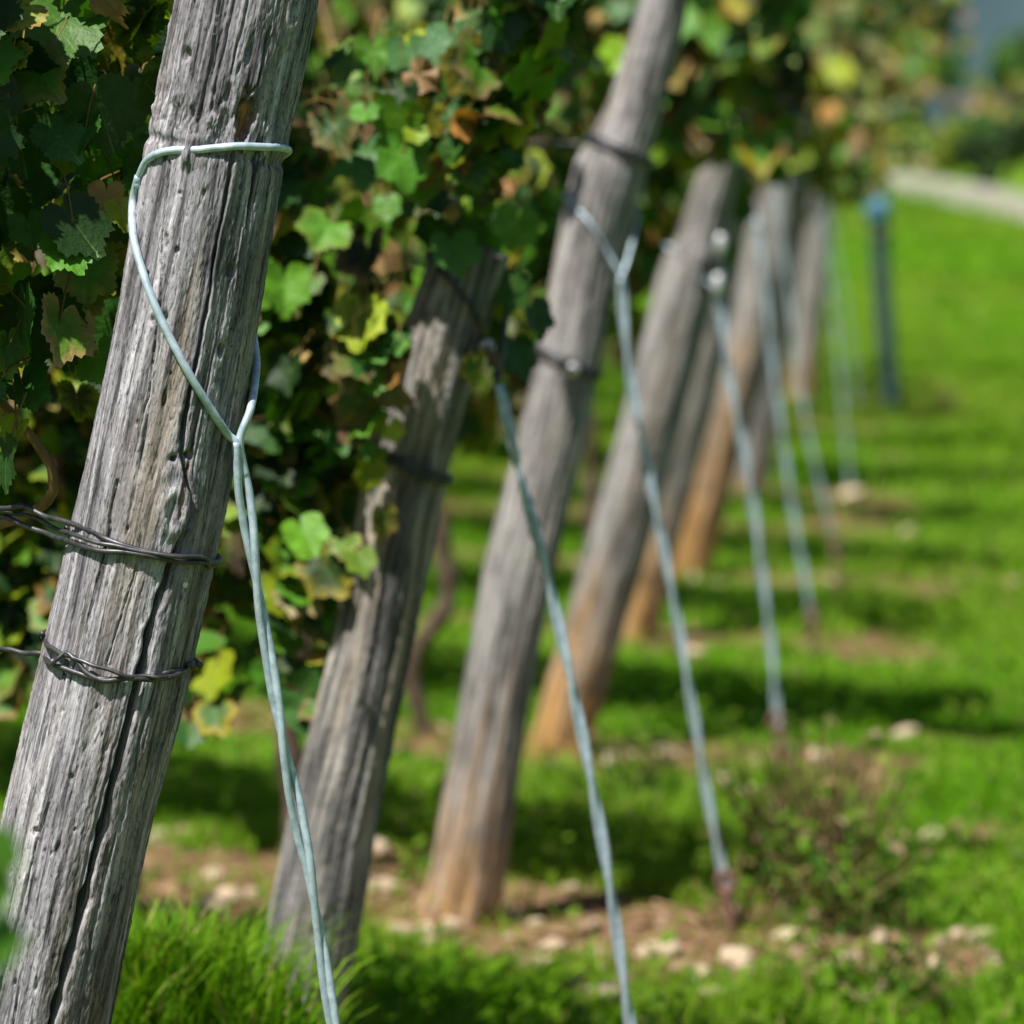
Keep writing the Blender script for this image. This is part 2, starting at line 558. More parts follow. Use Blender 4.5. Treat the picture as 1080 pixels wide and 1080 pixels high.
class Post:
    def __init__(s, k):
        s.d = DEPTH[k]
        pts = POSTS[k]
        s.C = np.array([unproj(px, py, s.d) for px, py, w in pts])
        s.C[0, 2] = terrain(s.C[0, 0], s.d) - .0
        s.rad = np.array([w * .5 * .975 * s.d / F for px, py, w in pts])
        s.base = s.C[0].copy(); s.top = s.C[-1].copy()
        ax = s.top - s.base; s.len = np.linalg.norm(ax); s.az = ax / s.len
        yv = np.array([0, 1., 0]); s.ax = np.cross(yv, s.az); s.ax /= np.linalg.norm(s.ax); s.ay = np.cross(s.az, s.ax)
        q = s.C - s.base
        s.t = q @ s.az; s.cx = q @ s.ax

    def local(s, px, py):
        """(x offset from centre line, height along the axis) for a photo position"""
        p = unproj(px, py, s.d) - s.base
        t = p @ s.az
        return p @ s.ax - np.interp(t, s.t, s.cx), t

    def world(s, L):
        L = np.asarray(L)
        return s.base + L[..., :1] * s.ax + L[..., 1:2] * s.ay + L[..., 2:3] * s.az

    field = None

    def radius(s, t, ang):
        if s.field is None: return np.interp(t, s.t, s.rad)
        tt, RR = s.field
        i = int(np.clip(np.searchsorted(tt, t), 2, len(tt) - 3)); n = RR.shape[1]
        j = int(round((ang + PI) / (2 * PI) * n)) % n
        return float(RR[i - 2:i + 3][:, [(j + q) % n for q in (-2, -1, 0, 1, 2)]].max())

    def surf(s, px, py, gap=0.0):
        """world point on the front surface under a photo position"""
        x, t = s.local(px, py)
        rr = np.interp(t, s.t, s.rad)
        for _ in range(3):
            rr = s.radius(t, -math.acos(max(-1, min(1, x / rr))))
        rr += gap
        y = -math.sqrt(max(rr * rr - x * x, 0))
        return s.world(np.array([x + np.interp(t, s.t, s.cx), y, t]))

    def ring(s, t, ang, gap):
        rr = s.radius(t, ang) + gap
        return s.world(np.array([np.interp(t, s.t, s.cx) + rr * math.cos(ang), rr * math.sin(ang), t]))


def build_post(k, NA, NTT, mat, seed, cracks=(), raw_max=.85, knots=(), pits=(), raw_spots=(), ncr=40, npit=60, base_raw=0.0, hero=False, fig=1.0):
    P = Post(k); PINFO[k] = P
    r = np.random.default_rng(seed)
    t0 = -.15
    t = np.linspace(t0, P.len, NTT)
    th = np.linspace(-PI, PI, NA, endpoint=False)
    T, TH = np.meshgrid(t, th, indexing='ij')
    # smooth interpolation of the measured centre line and radius
    ker = np.ones(max(3, NTT // 45)); ker /= ker.sum()
    def sm(v):
        p = len(ker); vv = np.concatenate([np.full(p, v[0]), v, np.full(p, v[-1])])
        return np.convolve(vv, ker, 'same')[p:-p]
    kk = sm if not hero else (lambda v: v)
    rad = np.interp(t, P.t, P.rad); cx = np.interp(t, P.t, P.cx)
    rad, cx = sm(rad), sm(cx)
    RR = rad[:, None] * np.ones_like(T)
    ux, uy = np.cos(TH), np.sin(TH)
    sc = .06 / np.mean(rad)
    D = .0042 * fig * fbm(ux * 1.6, uy * 1.6, T * 3.5, seed, 3) + .0028 * fig * fbm(ux * 5, uy * 5, T * 5, seed + 3, 3)
    gr = fbm(ux * 22, uy * 22, T * 5.5 + ux, seed + 5, 3)
    D += (.0007 if hero else .0011) * fig * gr
    g2 = vn(ux * 60 + gr, uy * 60, T * 9, seed + 9)
    D += -(.0007 if hero else .0011) * fig * np.clip(g2 - .25, 0, 1) ** 1 * 1.6
    D += .0007 * fig * vn(ux * 90, uy * 90, T * 160, seed + 15)
    raw = np.zeros_like(T)

    def wrap(a):
        return (a + PI) % (2 * PI) - PI

    for ck in cracks:                       # measured cracks: list of (px, py, half width in mm, depth in mm)
        loc = np.array([P.local(px, py) for px, py, w, dp in ck])
        tt = loc[:, 1]; o_ = np.argsort(tt)
        rr = np.interp(tt, t, rad)
        xx = np.clip(loc[:, 0] / rr, -.995, .995)
        ang = -np.arccos(xx)                # front half: theta in (-pi, 0)
        w = np.array([c[2] for c in ck]) / 1000; dp = np.array([c[3] for c in ck]) / 1000
        thc = np.interp(t, tt[o_], ang[o_]) + .012 * vn(t * 45, 0 * t, 0, seed + 2) + .006 * vn(t * 140, 0 * t, 0, seed + 4)
        ww = np.interp(t, tt[o_], w[o_]) * (1 + .45 * vn(t * 60, 3 + 0 * t, 0, seed + 6)); dd = np.interp(t, tt[o_], dp[o_])
        m = ((t > tt.min()) & (t < tt.max())).astype(float)
        de = wrap(TH - thc[:, None]) * rad[:, None]
        D -= (dd * m)[:, None] * np.exp(-np.abs(de / ww[:, None]) ** 2.4)
        D += (.0008 * m)[:, None] * np.exp(-((np.abs(de) - 2.2 * ww[:, None]) / (ww[:, None] * 1.2 + .0006)) ** 2)
    for c in range(ncr):
        ln = r.uniform(.03, .28); tm = r.uniform(-.1, P.len); an = r.uniform(-PI, PI)
        w = r.uniform(.0006, .0013) / sc; dp = r.uniform(.0012, .0045)
        sel = np.where(np.abs(t - tm) < ln / 2)[0]
        if len(sel) < 3: continue
        ts = t[sel]; e = np.clip(1 - (np.abs(ts - tm) / (ln / 2)) ** 3, 0, 1)
        thc = an + .03 * vn(ts * 12, c + 0 * ts, 0, seed + 8) + .012 * vn(ts * 60, c + 0 * ts, 0, seed + 10)
        de = wrap(TH[sel] - thc[:, None]) * rad[sel][:, None]
        D[sel] -= (dp * e)[:, None] * np.exp(-np.abs(de / w) ** 2.2)
    allp = [(*P.local(px, py), rx, rz, dp) for px, py, rx, rz, dp in pits]
    for (x, tm, rx, rz, dp) in allp:
        an = -math.acos(max(-.99, min(.99, x / np.interp(tm, t, rad))))
        sel = np.where(np.abs(t - tm) < 4 * rz)[0]
        de = wrap(TH[sel] - an) * rad[sel][:, None]
        D[sel] -= dp * np.exp(-(de / rx) ** 2 - ((T[sel] - tm) / rz) ** 2)
    for c in range(npit):
        tm = r.uniform(0, P.len); an = r.uniform(-PI, PI); rx = r.uniform(.0008, .0022); rz = rx * r.uniform(1.2, 4); dp = r.uniform(.001, .004)
        sel = np.where(np.abs(t - tm) < 3 * rz)[0]
        if len(sel) == 0: continue
        de = wrap(TH[sel] - an) * rad[sel][:, None]
        D[sel] -= dp * np.exp(-(de / rx) ** 2 - ((T[sel] - tm) / rz) ** 2)
    for (px, py, rx, rz, amp) in knots:
        x, tm = P.local(px, py)
        an = -math.acos(max(-.99, min(.99, x / np.interp(tm, t, rad))))
        de = wrap(TH - an) * rad[:, None]
        q = np.sqrt((de / rx) ** 2 + ((T - tm) / rz) ** 2)
        D += amp * np.exp(-q ** 2) + .0012 * np.cos(q * 11 + vn(TH * 6, T * 30, 0, 2)) * np.exp(-q ** 2 * .6)
        D -= .005 * np.exp(-(q / .24) ** 2)
    for (px, py, rx, rz, dp, am) in raw_spots:
        x, tm = P.local(px, py)
        an = -math.acos(max(-.99, min(.99, x / np.interp(tm, t, rad))))
        de = wrap(TH - an) * rad[:, None]
        q = (de / rx) ** 2 + ((T - tm) / rz) ** 2
        q = q * (1 + .8 * vn(TH * 30, T * 90, 0, seed + 20))
        e = np.clip(1.6 - q * 1.2, 0, 1)
        D -= dp * e
        raw = np.maximum(raw, am * np.clip(1.5 - q * 1.5, 0, 1))
    if hero:
        # rotten, torn band just above the wire loop
        x, tm = P.local(235, 140)
        band = np.exp(-((T - tm - .012) / .022) ** 2)
        D += band * (.0070 * fbm(ux * 14, uy * 14, T * 60, 91, 4) - .0020)
        _, tl = P.local(226, 158)
        D -= .003 * np.exp(-((T - tl) / .005) ** 2)
        x, tm = P.local(204, 160)                 # flake of wood that has grown over the wire
        an = -math.acos(x / np.interp(tm, t, rad))
        de = wrap(TH - an) * rad[:, None]
        D += .0065 * np.exp(-(np.abs(de) / .006) ** 3 - (np.abs(T - tm) / .014) ** 3) * (1 + .4 * fbm(ux * 20, uy * 20, T * 50, 95))
        right = np.clip((np.cos(TH) - .55) / .4, 0, 1)
        D += right * .0016 * fbm(ux * 40, uy * 40, T * 9, 93, 2)
    if base_raw > 0:
        q = (base_raw - T) / (.7 * base_raw) + 1.1 * fbm(ux * 3, uy * 3, T * 3, seed + 31, 3) + .25 * fbm(ux * 12, uy * 12, T * 3, seed + 33)
        raw = np.maximum(raw, np.clip(q * .8, 0, 1) * raw_max)
    RR = RR + D
    P.field = (t, RR)
    # top end: slightly rounded, rough
    V = np.stack([cx[:, None] + RR * ux, RR * uy, T], -1)
    V[-1, :, :2] *= .97
    endj = .01 * fbm(ux[-1] * 3, uy[-1] * 3, 0, seed + 40)
    V[-1, :, 2] += endj; 
    mb = MB()
    idx = np.arange(NTT - 1)[:, None] * NA; j = np.arange(NA)[None]; j2 = (j + 1) % NA
    q = np.stack([idx + j, idx + j2, idx + NA + j2, idx + NA + j], -1).reshape(-1, 4)
    Vf = V.reshape(-1, 3)
    top = np.array([[cx[-1], 0, P.len - .004], [cx[0], 0, t0]])
    jj = np.arange(NA); c0 = NTT * NA
    cap = np.stack([np.full(NA, c0), (NTT - 1) * NA + jj, (NTT - 1) * NA + (jj + 1) % NA], -1)
    mb.add(np.vstack([Vf, top]), [q, cap], raw=np.concatenate([raw.ravel(), [0, 0]]))
    o = mb.obj('wooden_post', mat)
    m = Matrix(((P.ax[0], P.ay[0], P.az[0], P.base[0]), (P.ax[1], P.ay[1], P.az[1], P.base[1]), (P.ax[2], P.ay[2], P.az[2], P.base[2]), (0, 0, 0, 1)))
    o.matrix_world = m
    return o, P


GP = 'leaning end posts of the vine rows'
crack_main = [(258, 120, .6, 3), (252, 157, 1.3, 6), (244, 198, 1.3, 8), (229, 285, 1.4, 9), (217, 360, 1.3, 9), (203, 420, 1.5, 10), (197, 473, 2.0, 10), (206, 515, 1.6, 8), (207, 540, 1.6, 9), (193, 566, 2.2, 12),
              (183, 593, 2.9, 18), (163, 660, 3.0, 20), (150, 720, 3.2, 22), (133, 787, 3.3, 24), (113, 870, 3.3, 24), (93, 947, 3.1, 24), (60, 1073, 3.0, 24), (40, 1150, 2.6, 20), (10, 1260, 2, 12)]
crack_b = [(184, 168, .8, 4), (178, 236, .9, 5), (175, 314, .9, 5), (165, 400, .7, 4), (150, 470, .5, 2)]
crack_c = [(210, 0, .8, 5), (196, 60, .9, 6), (190, 110, .7, 4)]
crack_d = [(240, -30, .8, 5), (228, 60, 1.0, 6), (216, 118, .8, 5)]
crack_e = [(290, 30, .8, 4), (276, 90, 1.1, 6), (262, 110, 1.2, 6)]
crack_f = [(130, 500, .8, 4), (118, 560, .9, 4), (100, 640, .8, 5), (86, 690, .7, 3)]
crack_g = [(150, 590, .6, 3), (132, 650, .9, 4), (118, 690, .6, 3)]
crack_h = [(60, 830, .7, 4), (40, 900, 1.1, 6), (15, 1000, 1.0, 6), (-10, 1090, .9, 5)]
crack_i = [(190, 720, .8, 4), (168, 800, 1.3, 6), (146, 880, 1.4, 7), (120, 980, 1.4, 7), (95, 1080, 1.3, 7)]
crack_j = [(262, 240, .8, 4), (250, 330, 1.0, 5), (240, 400, .9, 4)]
post1, P1 = build_post(1, 440, 1500, M['wood'], 3, [crack_main, crack_b, crack_c, crack_d, crack_e, crack_f, crack_g, crack_h, crack_i, crack_j],
                       knots=[(188, 532, .020, .034, .007), (312, 12, .012, .03, .003)],
                       pits=[(201, 58, .004, .005, .008), (249, 283, .0032, .006, .010), (268, 55, .003, .014, .008), (238, 366, .003, .006, .006), (236, 395, .003, .008, .006), (193, 262, .002, .003, .004),
                             (180, 332, .003, .005, .005), (167, 335, .003, .004, .004), (203, 475, .004, .003, .008), (44, 866, .003, .003, .005), (243, 378, .002, .01, .006), (230, 97, .002, .004, .004),
                             (245, 100, .0025, .009, .006), (285, 45, .002, .012, .005), (188, 478, .003, .003, .006), (198, 612, .006, .006, .003)],
                       raw_spots=[(265, 126, .009, .020, .010, .9), (199, 505, .0022, .022, .002, .5)], ncr=170, npit=420, hero=True)
tag(post1, 'nearest weathered grey wooden post in sharp focus, with a long dark crack and twisted wire', 'wooden post', GP)

post2, P2 = build_post(2, 200, 460, M['wood_shaded'], 23, [[(440, 400, 1, 6), (415, 560, 2, 9), (385, 740, 2, 9)]], ncr=60, npit=60, base_raw=0, fig=1.4)
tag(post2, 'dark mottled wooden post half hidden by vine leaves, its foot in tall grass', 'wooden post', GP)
post3, P3 = build_post(3, 180, 460, M['wood_brown'], 33, [[(640, 200, 1.5, 6), (610, 420, 2, 8), (560, 640, 1.5, 6)]], ncr=50, npit=40, base_raw=.36, fig=1.3)
tag(post3, 'tall grey post with orange brown foot standing in pale stones', 'wooden post', GP)
post4, P4 = build_post(4, 120, 300, M['wood_brown'], 43, [[(712, 350, 2, 8), (690, 430, 2.5, 9), (650, 600, 2, 8)]], ncr=30, npit=20, base_raw=.40, raw_max=1.0, fig=1.4)
tag(post4, 'thick grey post with a notched shoulder and orange foot, next behind the tall one', 'wooden post', GP)
post5, P5 = build_post(5, 100, 260, M['wood_brown'], 53, ncr=20, npit=10, base_raw=.36, raw_max=1.0, fig=1.3)
tag(post5, 'slim grey post just behind the notched grey post, pale orange foot', 'wooden post', GP)
post6, P6 = build_post(6, 100, 260, M['wood_brown'], 63, ncr=20, npit=10, base_raw=.62, raw_max=1.0, fig=1.3)
tag(post6, 'leaning post whose lower half is bright orange brown wood', 'wooden post', GP)
post7, P7 = build_post(7, 80, 200, M['wood_shaded'], 73, ncr=10, npit=5, base_raw=.1, fig=1.2)
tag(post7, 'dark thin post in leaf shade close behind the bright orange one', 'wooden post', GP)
post8, P8 = build_post(8, 80, 200, M['wood_brown'], 83, ncr=10, npit=5, base_raw=.35, fig=1.2)
tag(post8, 'farthest small wooden post with orange foot, left of the blue capped post', 'wooden post', GP)

# nail in the nearest post
mb = MB()
c = P1.surf(199, 611, -.001); nrm = (c - P1.world(np.array([np.interp(P1.local(199, 611)[1], P1.t, P1.cx), 0, P1.local(199, 611)[1]])))
nrm /= np.linalg.norm(nrm)
sweep(mb, np.array([c - nrm * .006, c, c + nrm * .001, c + nrm * .0022]), np.array([.002, .0034, .0034, .002]), 14)
na = mb.obj('nail', M['steel']); na.parent = post1; na.matrix_parent_inverse = post1.matrix_world.inverted()

# blue capped post
d = 19.9
b0 = unproj(943, 434, d); b0[2] = terrain(b0[0], d) - .1
b1 = unproj(926, 222, d)
root = empty('capped_post', b0 + [0, 0, .1])
mb = MB()
pp = resample([b0, (b0 + b1) / 2 + [-.005, 0, 0], b1], .05)
sweep(mb, pp - root.location, np.linspace(.047, .042, len(pp)), 14)
mb.obj('post_shaft', M['teal_paint'], root)
mb = MB()
ax = (b1 - b0) / np.linalg.norm(b1 - b0)
cp = np.array([b1 - ax * .05, b1 - ax * .045, b1 + ax * .02, b1 + ax * .055, b1 + ax * .075, b1 + ax * .083])
sweep(mb, cp - root.location, np.array([.050, .056, .058, .052, .035, .012]), 16)
mb.obj('post_cap', M['blue_plastic'], root)
mb = MB()
sweep(mb, np.array([b1 - ax * .14, b1 - ax * .135, b1 - ax * .11, b1 - ax * .105]) - root.location, np.array([.044, .05, .05, .044]), 14)
mb.obj('collar', M['dark_wire'], root)
tag(root, 'slim dark teal post with a round blue cap at the lawn edge', 'post')

# ------------------------------------------------------------------ guy wires
GW = 'twisted guy wires bracing the end posts'


def helix(P, off, pitch, phase, fade=None):
    T, N, B = frames(P)
    s = np.concatenate([[0], np.cumsum(np.linalg.norm(np.diff(P, axis=0), axis=1))])
    a = 2 * PI * s / pitch + phase
    o_ = off if fade is None else off * fade(s)
    o_ = np.broadcast_to(o_, s.shape)[:, None]
    return P + N * np.cos(a)[:, None] * o_ + B * np.sin(a)[:, None] * o_


def part(mb, name, mat, root):
    for i_ in range(len(mb.V)):
        mb.V[i_] = mb.V[i_] - np.array(root.location)
    return mb.obj(name, mat, root)


def jitter(P, amp, seed, f=9):
    s = np.concatenate([[0], np.cumsum(np.linalg.norm(np.diff(P, axis=0), axis=1))])
    return P + amp * np.stack([vn(s * f, 0 * s, 0, seed + i_) for i_ in range(3)], -1)


WR = .0038
# wire 1 (in focus): ring, front strand, rear strand, twisted pair
def rel(*pts):
    return list(pts)

dW1 = DEPTH[1] - .035
pair1 = np.array([unproj(px, py, dW1 + .004 * i_) for i_, (px, py) in enumerate([(250, 466), (256, 510), (264, 570), (276, 650), (298, 780), (316, 870), (333, 960), (351, 1080), (390, 1330), (432, 1585)])])
pair1[-1, 2] = 0.0
gw = empty('guy_wire', pair1[-1])
tag(gw, 'sharp pale blue twisted wire looped round the nearest cracked post', 'guy wire', GW)
p = resample(pair1, .004)
for ph, nm in ((0.3, 'strand'), (0.3 + PI, 'strand')):
    mb = MB(); fd = lambda s: np.clip(.55 + s / .1, 0, 1.0) * (1 + .22 * np.sin(s * 23))
    sweep(mb, jitter(helix(p, WR * 1.0, .30, ph, fd), .0006, 3 + int(ph), 25), WR, 12)
    part(mb, nm, M['galv'], gw)
H1 = [jitter(helix(p, WR, .30, ph, lambda s: np.clip(.55 + s / .1, 0, 1.0) * (1 + .22 * np.sin(s * 23))), .0006, 3 + int(ph), 25) for ph in (.3, .3 + PI)]
if H1[0][0, 0] > H1[1][0, 0]: H1 = H1[::-1]
front = [P1.surf(px, py, WR * .8) for px, py in ((153, 178), (147, 200), (147, 238), (152, 268), (166, 312), (200, 382), (230, 434), (244, 457))] + [H1[0][0] + [-.0005, 0, .001], H1[0][4], H1[0][8]]
for i_, (px, py) in enumerate(((149, 186), (142, 212), (143, 238), (149, 266))):
    q_ = P1.surf(px, py, WR); q_[1] = min(q_[1], DEPTH[1] - (.012, .016, .022, .034)[i_]); front[i_] = q_
mb = MB(); sweep(mb, jitter(resample(front, .004), .0007, 5, 20), WR, 12)
rear = [unproj(262, 330, DEPTH[1] + .075), unproj(270, 375, DEPTH[1] + .05), unproj(269, 402, DEPTH[1] + .01), unproj(264, 432, dW1 + .008), H1[1][0] + [.0015, 0, .003], H1[1][4], H1[1][8]]
sweep(mb, resample(rear, .004), WR, 12)
# ring round the post
tl = P1.local(226, 157)[1]
ringpts = [P1.surf(px, py, g_) for px, py, g_ in ((147, 198, WR * .9), (148.5, 189, WR * .9), (152, 180, WR * .8), (158, 170, WR * .6), (168, 163, WR * .4), (182, 159, WR * .3), (194, 158, 0), (204, 158, -.0075), (214, 158, 0), (222, 157, WR * .2), (232, 156, WR * .3), (256, 154, WR * .35), (280, 155, WR * .35))]
t_r = P1.local(298, 156)[1]
ringpts += [P1.ring(t_r, R(-30), WR * .4), P1.ring(t_r, R(-10), WR * .5), P1.ring(t_r - .003, R(15), WR * .8)]
ringpts += [P1.ring(tl - .004, a_, WR) for a_ in (R(45), R(70), R(95), R(120), R(150))] + [unproj(149, 190, DEPTH[1] + .012), unproj(147, 192, DEPTH[1] - .01)]
sweep(mb, resample(ringpts, .004), WR * .95, 12)
part(mb, 'loop', M['galv'], gw)

WIRES = {
    2: (5.20, [(525, 405), (548, 500), (582, 630), (617, 790), (646, 950), (665, 1080), (692, 1216)], .29, [(514, 376)], 'pale twisted wire from the dark leaf hidden post to the grass below the frame'),
    3: (6.68, [(656, 292), (658, 340), (666, 405), (680, 480), (700, 580), (726, 720), (750, 860), (767, 940)], 1.0, [], 'pale twisted wire tied to the tall orange footed post and a rod in the stones'),
    4: (8.30, [(757, 306), (770, 400), (790, 505), (805, 610), (814, 690), (821, 770)], .95, [(760, 258), (757, 300)], 'grey twisted wire with bright clamps on the notched grey post'),
    5: (10.1, [(800, 235), (812, 360), (823, 443), (838, 550), (857, 655)], 1.0, [], 'thin wire running down from the slim grey post to a rod'),
    6: (11.6, [(818, 200), (833, 320), (847, 427), (862, 500), (881, 575)], 1.0, [], 'thin wire bracing the bright orange brown post'),
    7: (15.0, [(862, 215), (876, 310), (884, 377), (898, 523)], 1.0, [], 'faint wire from the dark shaded post to a pale stone'),
    8: (20.2, [(868, 200), (893, 333), (905, 436)], 1.0, [], 'faintest short wire in front of the farthest orange footed post'),
}
PP = {2: P2, 3: P3, 4: P4, 5: P5, 6: P6, 7: P7, 8: P8}
for k, (dd, pts, _, clamps, lab) in WIRES.items():
    pr = np.array([unproj(px, py, dd) for px, py in pts])
    if k in (2, 7, 8): pr[-1, 2] = terrain(pr[-1, 0], dd) - .01
    gw = empty('guy_wire', pr[-1]); tag(gw, lab, 'guy wire', GW)
    wr = WR * (1.0 if k < 4 else 1.1 if k < 6 else .8)
    p = resample(pr, .01)
    for ph in (.4, .4 + PI):
        mb = MB(); sweep(mb, jitter(helix(p, wr * 1.0, .26, ph), .001, k * 7), wr, 8)
        part(mb, 'strand', M['galv'], gw)
    P = PP[k]
    # loop round its post, closing on the twist
    A = pr[0]
    t_at = (A - P.base) @ P.az + (.05 if k != 3 else .10)
    t_at = min(t_at, P.len - .02)
    lp = [A] + [P.ring(t_at - .035, R(-75), .006)] if k != 3 else [A, P.surf(640, 265, .004), P.surf(622, 235, .004)]
    if k == 2:
        t_at = P.local(492, 280)[1]
        lp = [A, P.ring(t_at - .085, R(-25), .004), P.ring(t_at - .05, R(-60), .003), P.ring(t_at - .02, R(-105), .003)]
    lp += [P.ring(t_at, R(a_), .004) for a_ in (-160, 170, 130, 90, 50, 15)] + [A + (P.ring(t_at, 0, .01) - A) * .35, A]
    mb = MB(); sweep(mb, resample(lp, .01), wr * (1 if k < 3 else .8), 8); part(mb, 'loop', M['dark_wire'] if k == 2 else M['galv'], gw)  # second post's loop is dark: leaf shade put into its colour
    for (cxp, cyp) in clamps:
        c = unproj(cxp, cyp, dd - .01)
        mb = MB()
        sweep(mb, np.array([c - [0, 0, .02], c - [0, 0, .016], c + [0, 0, .016], c + [0, 0, .02]]), np.array([.006, .010, .010, .006]), 10)
        part(mb, 'clamp', M['steel'], gw)

RODS = {3: (6.68, (765, 934), (777, 992), 'rusty anchor rod leaning in the stony soil beside the dry weed clump'),
        4: (8.30, (819, 764), (830, 833), 'rusty anchor rod behind the dry weed clump'),
        5: (10.1, (856, 650), (861, 712), 'rusty anchor rod under the thin wire of the slim grey post'),
        6: (11.6, (880, 570), (888, 632), 'small rusty anchor rod farthest to the right in open grass')}
for k, (dd, a_, b_, lab) in RODS.items():
    A = unproj(*a_, dd); B = unproj(*b_, dd); B[2] = terrain(B[0], dd) - .06
    rd = empty('anchor_rod', (B[0], B[1], B[2] + .06)); tag(rd, lab, 'anchor rod', 'rusty anchor rods of the guy wires')
    mb = MB(); sweep(mb, resample([A, (A + B) / 2, B], .01), .0095, 10); part(mb, 'shaft', M['rust'], rd)
    an = np.linspace(0, 2 * PI, 20); mb = MB()
    sweep(mb, np.stack([A[0] + .013 * np.cos(an), A[1] + 0 * an - .004, A[2] + .016 * np.sin(an) + .006], 1), .005, 8); part(mb, 'eye', M['rust'], rd)

# ------------------------------------------------------------------ trellis wires
GT = 'dark trellis wires tied round the posts'
P1d = DEPTH[1]


def back_loop(P, t, a0, a1, gap, n=7):
    return [P.ring(t, a_, gap) for a_ in np.linspace(a0, a1, n)]


wr = .0026
tw = empty('trellis_wire', P1.surf(155, 575)); tag(tw, 'dark double wire wound round the nearest post below its knot', 'trellis wire', GT)
for sx, pts, gp in ((1, [(-420, 470), (-200, 503), (-60, 530), (0, 536), (25, 535), (50, 545), (82, 551), (120, 562), (155, 572), (195, 581), (222, 586)], .5),
                    (2, [(-420, 480), (-200, 512), (-60, 528), (0, 543), (28, 555), (50, 562), (80, 568), (111, 573), (155, 578), (195, 584), (222, 589)], 1.2),
                    (3, [(-420, 475), (-200, 507), (-60, 531), (-20, 540), (10, 541), (38, 546), (60, 557), (86, 560), (120, 567), (155, 575), (195, 580), (222, 584)], 2.2)):
    w = []
    for px, py in pts:
        x, t = P1.local(px, py); rr = np.interp(t, P1.t, P1.rad)
        if abs(x) < rr * .97: w.append(P1.surf(px, py, wr * gp + .001))
        else: w.append(unproj(px, py, P1d - (.005 if sx == 1 else -.004) + .8 * max(0, 60 - px) * P1d / F))
    t_ = P1.local(232, 588)[1]
    w += back_loop(P1, t_ - .002 * sx, R(-26), R(185), wr + .0005, 16)
    mb = MB(); sweep(mb, jitter(resample(w, .004), .0012, 10 + sx, 40), wr * (1 if sx < 3 else .8), 9); part(mb, 'strand', M['dark_wire'], tw)
tw = empty('trellis_wire', P1.surf(130, 692)); tag(tw, 'dark wire with a frayed twist, lowest on the nearest post', 'trellis wire', GT)
for sx, pts, gp in ((1, [(-420, 660), (-200, 675), (-60, 684), (0, 686), (42, 690), (48, 691), (54, 692), (62, 694), (70, 696), (100, 703), (125, 706), (155, 706), (185, 703), (206, 700)], .6),
                    (2, [(44, 672), (47, 674), (54, 677), (68, 680), (82, 684), (100, 700), (118, 708), (140, 705), (160, 708), (190, 705), (206, 700)], 1.3),
                    (3, [(43, 700), (47, 699), (60, 693), (76, 680), (84, 686), (104, 692), (125, 696), (140, 702), (158, 703), (180, 706), (204, 704)], 2.2)):
    w = []
    for px, py in pts:
        x, t = P1.local(px, py); rr = np.interp(t, P1.t, P1.rad)
        if abs(x) < rr * .97: w.append(P1.surf(px, py, wr * gp + .001))
        else: w.append(unproj(px, py, P1d + .8 * max(0, 36 - px) * P1d / F))
    if sx == 1:
        w += back_loop(P1, P1.local(206, 700)[1], R(-24), R(185), wr + .0005, 16)
    else:
        w += [unproj(210, 698 + sx, P1d - .012), unproj(212, 692 + 4 * sx, P1d - .006)]
    mb = MB(); sweep(mb, jitter(resample(w, .004), .0016, 20 + sx, 60), wr * (1 if sx < 3 else .75), 9); part(mb, 'strand', M['dark_wire'], tw)

for k, py, lab, off in ((2, 490, 'dark wire band round the mottled leaf hidden post', .0), (3, 160, 'wire band high on the tall orange footed post', 0), (3, 384, 'wire band with a bright nail at mid height of the tall orange footed post', 0)):
    P = PP[k]
    c = np.interp(py, [p_[1] for p_ in POSTS[k]][::-1], [p_[0] for p_ in POSTS[k]][::-1])
    t_ = P.local(c, py)[1]
    tw = empty('trellis_wire', P.surf(c, py)); tag(tw, lab, 'trellis wire', GT)
    for q_ in range(2):
        an = np.linspace(R(-170), R(190), 30)
        w = [P.ring(t_ + q_ * .008 - .010 * math.cos(a_), a_, .004) for a_ in an]
        mb = MB(); sweep(mb, resample(w, .01), .004, 8); part(mb, 'strand', M['dark_wire'], tw)
    e = P.ring(t_, R(180), .004)
    w = [e, e + [-.5, .4, .01], e + [-1.2, .96, .0], e + [-2.4, 1.92, .01]]
    mb = MB(); sweep(mb, resample(w, .03), .003, 6); part(mb, 'strand', M['dark_wire'], tw)
    if py == 384:
        c_ = P.surf(603, 388, .004)
        mb = MB(); sweep(mb, np.array([c_ + [0, .004, 0], c_ + [0, -.004, 0], c_ + [0, -.007, 0]]), np.array([.011, .011, .005]), 12); part(mb, 'nail', M['steel'], tw)

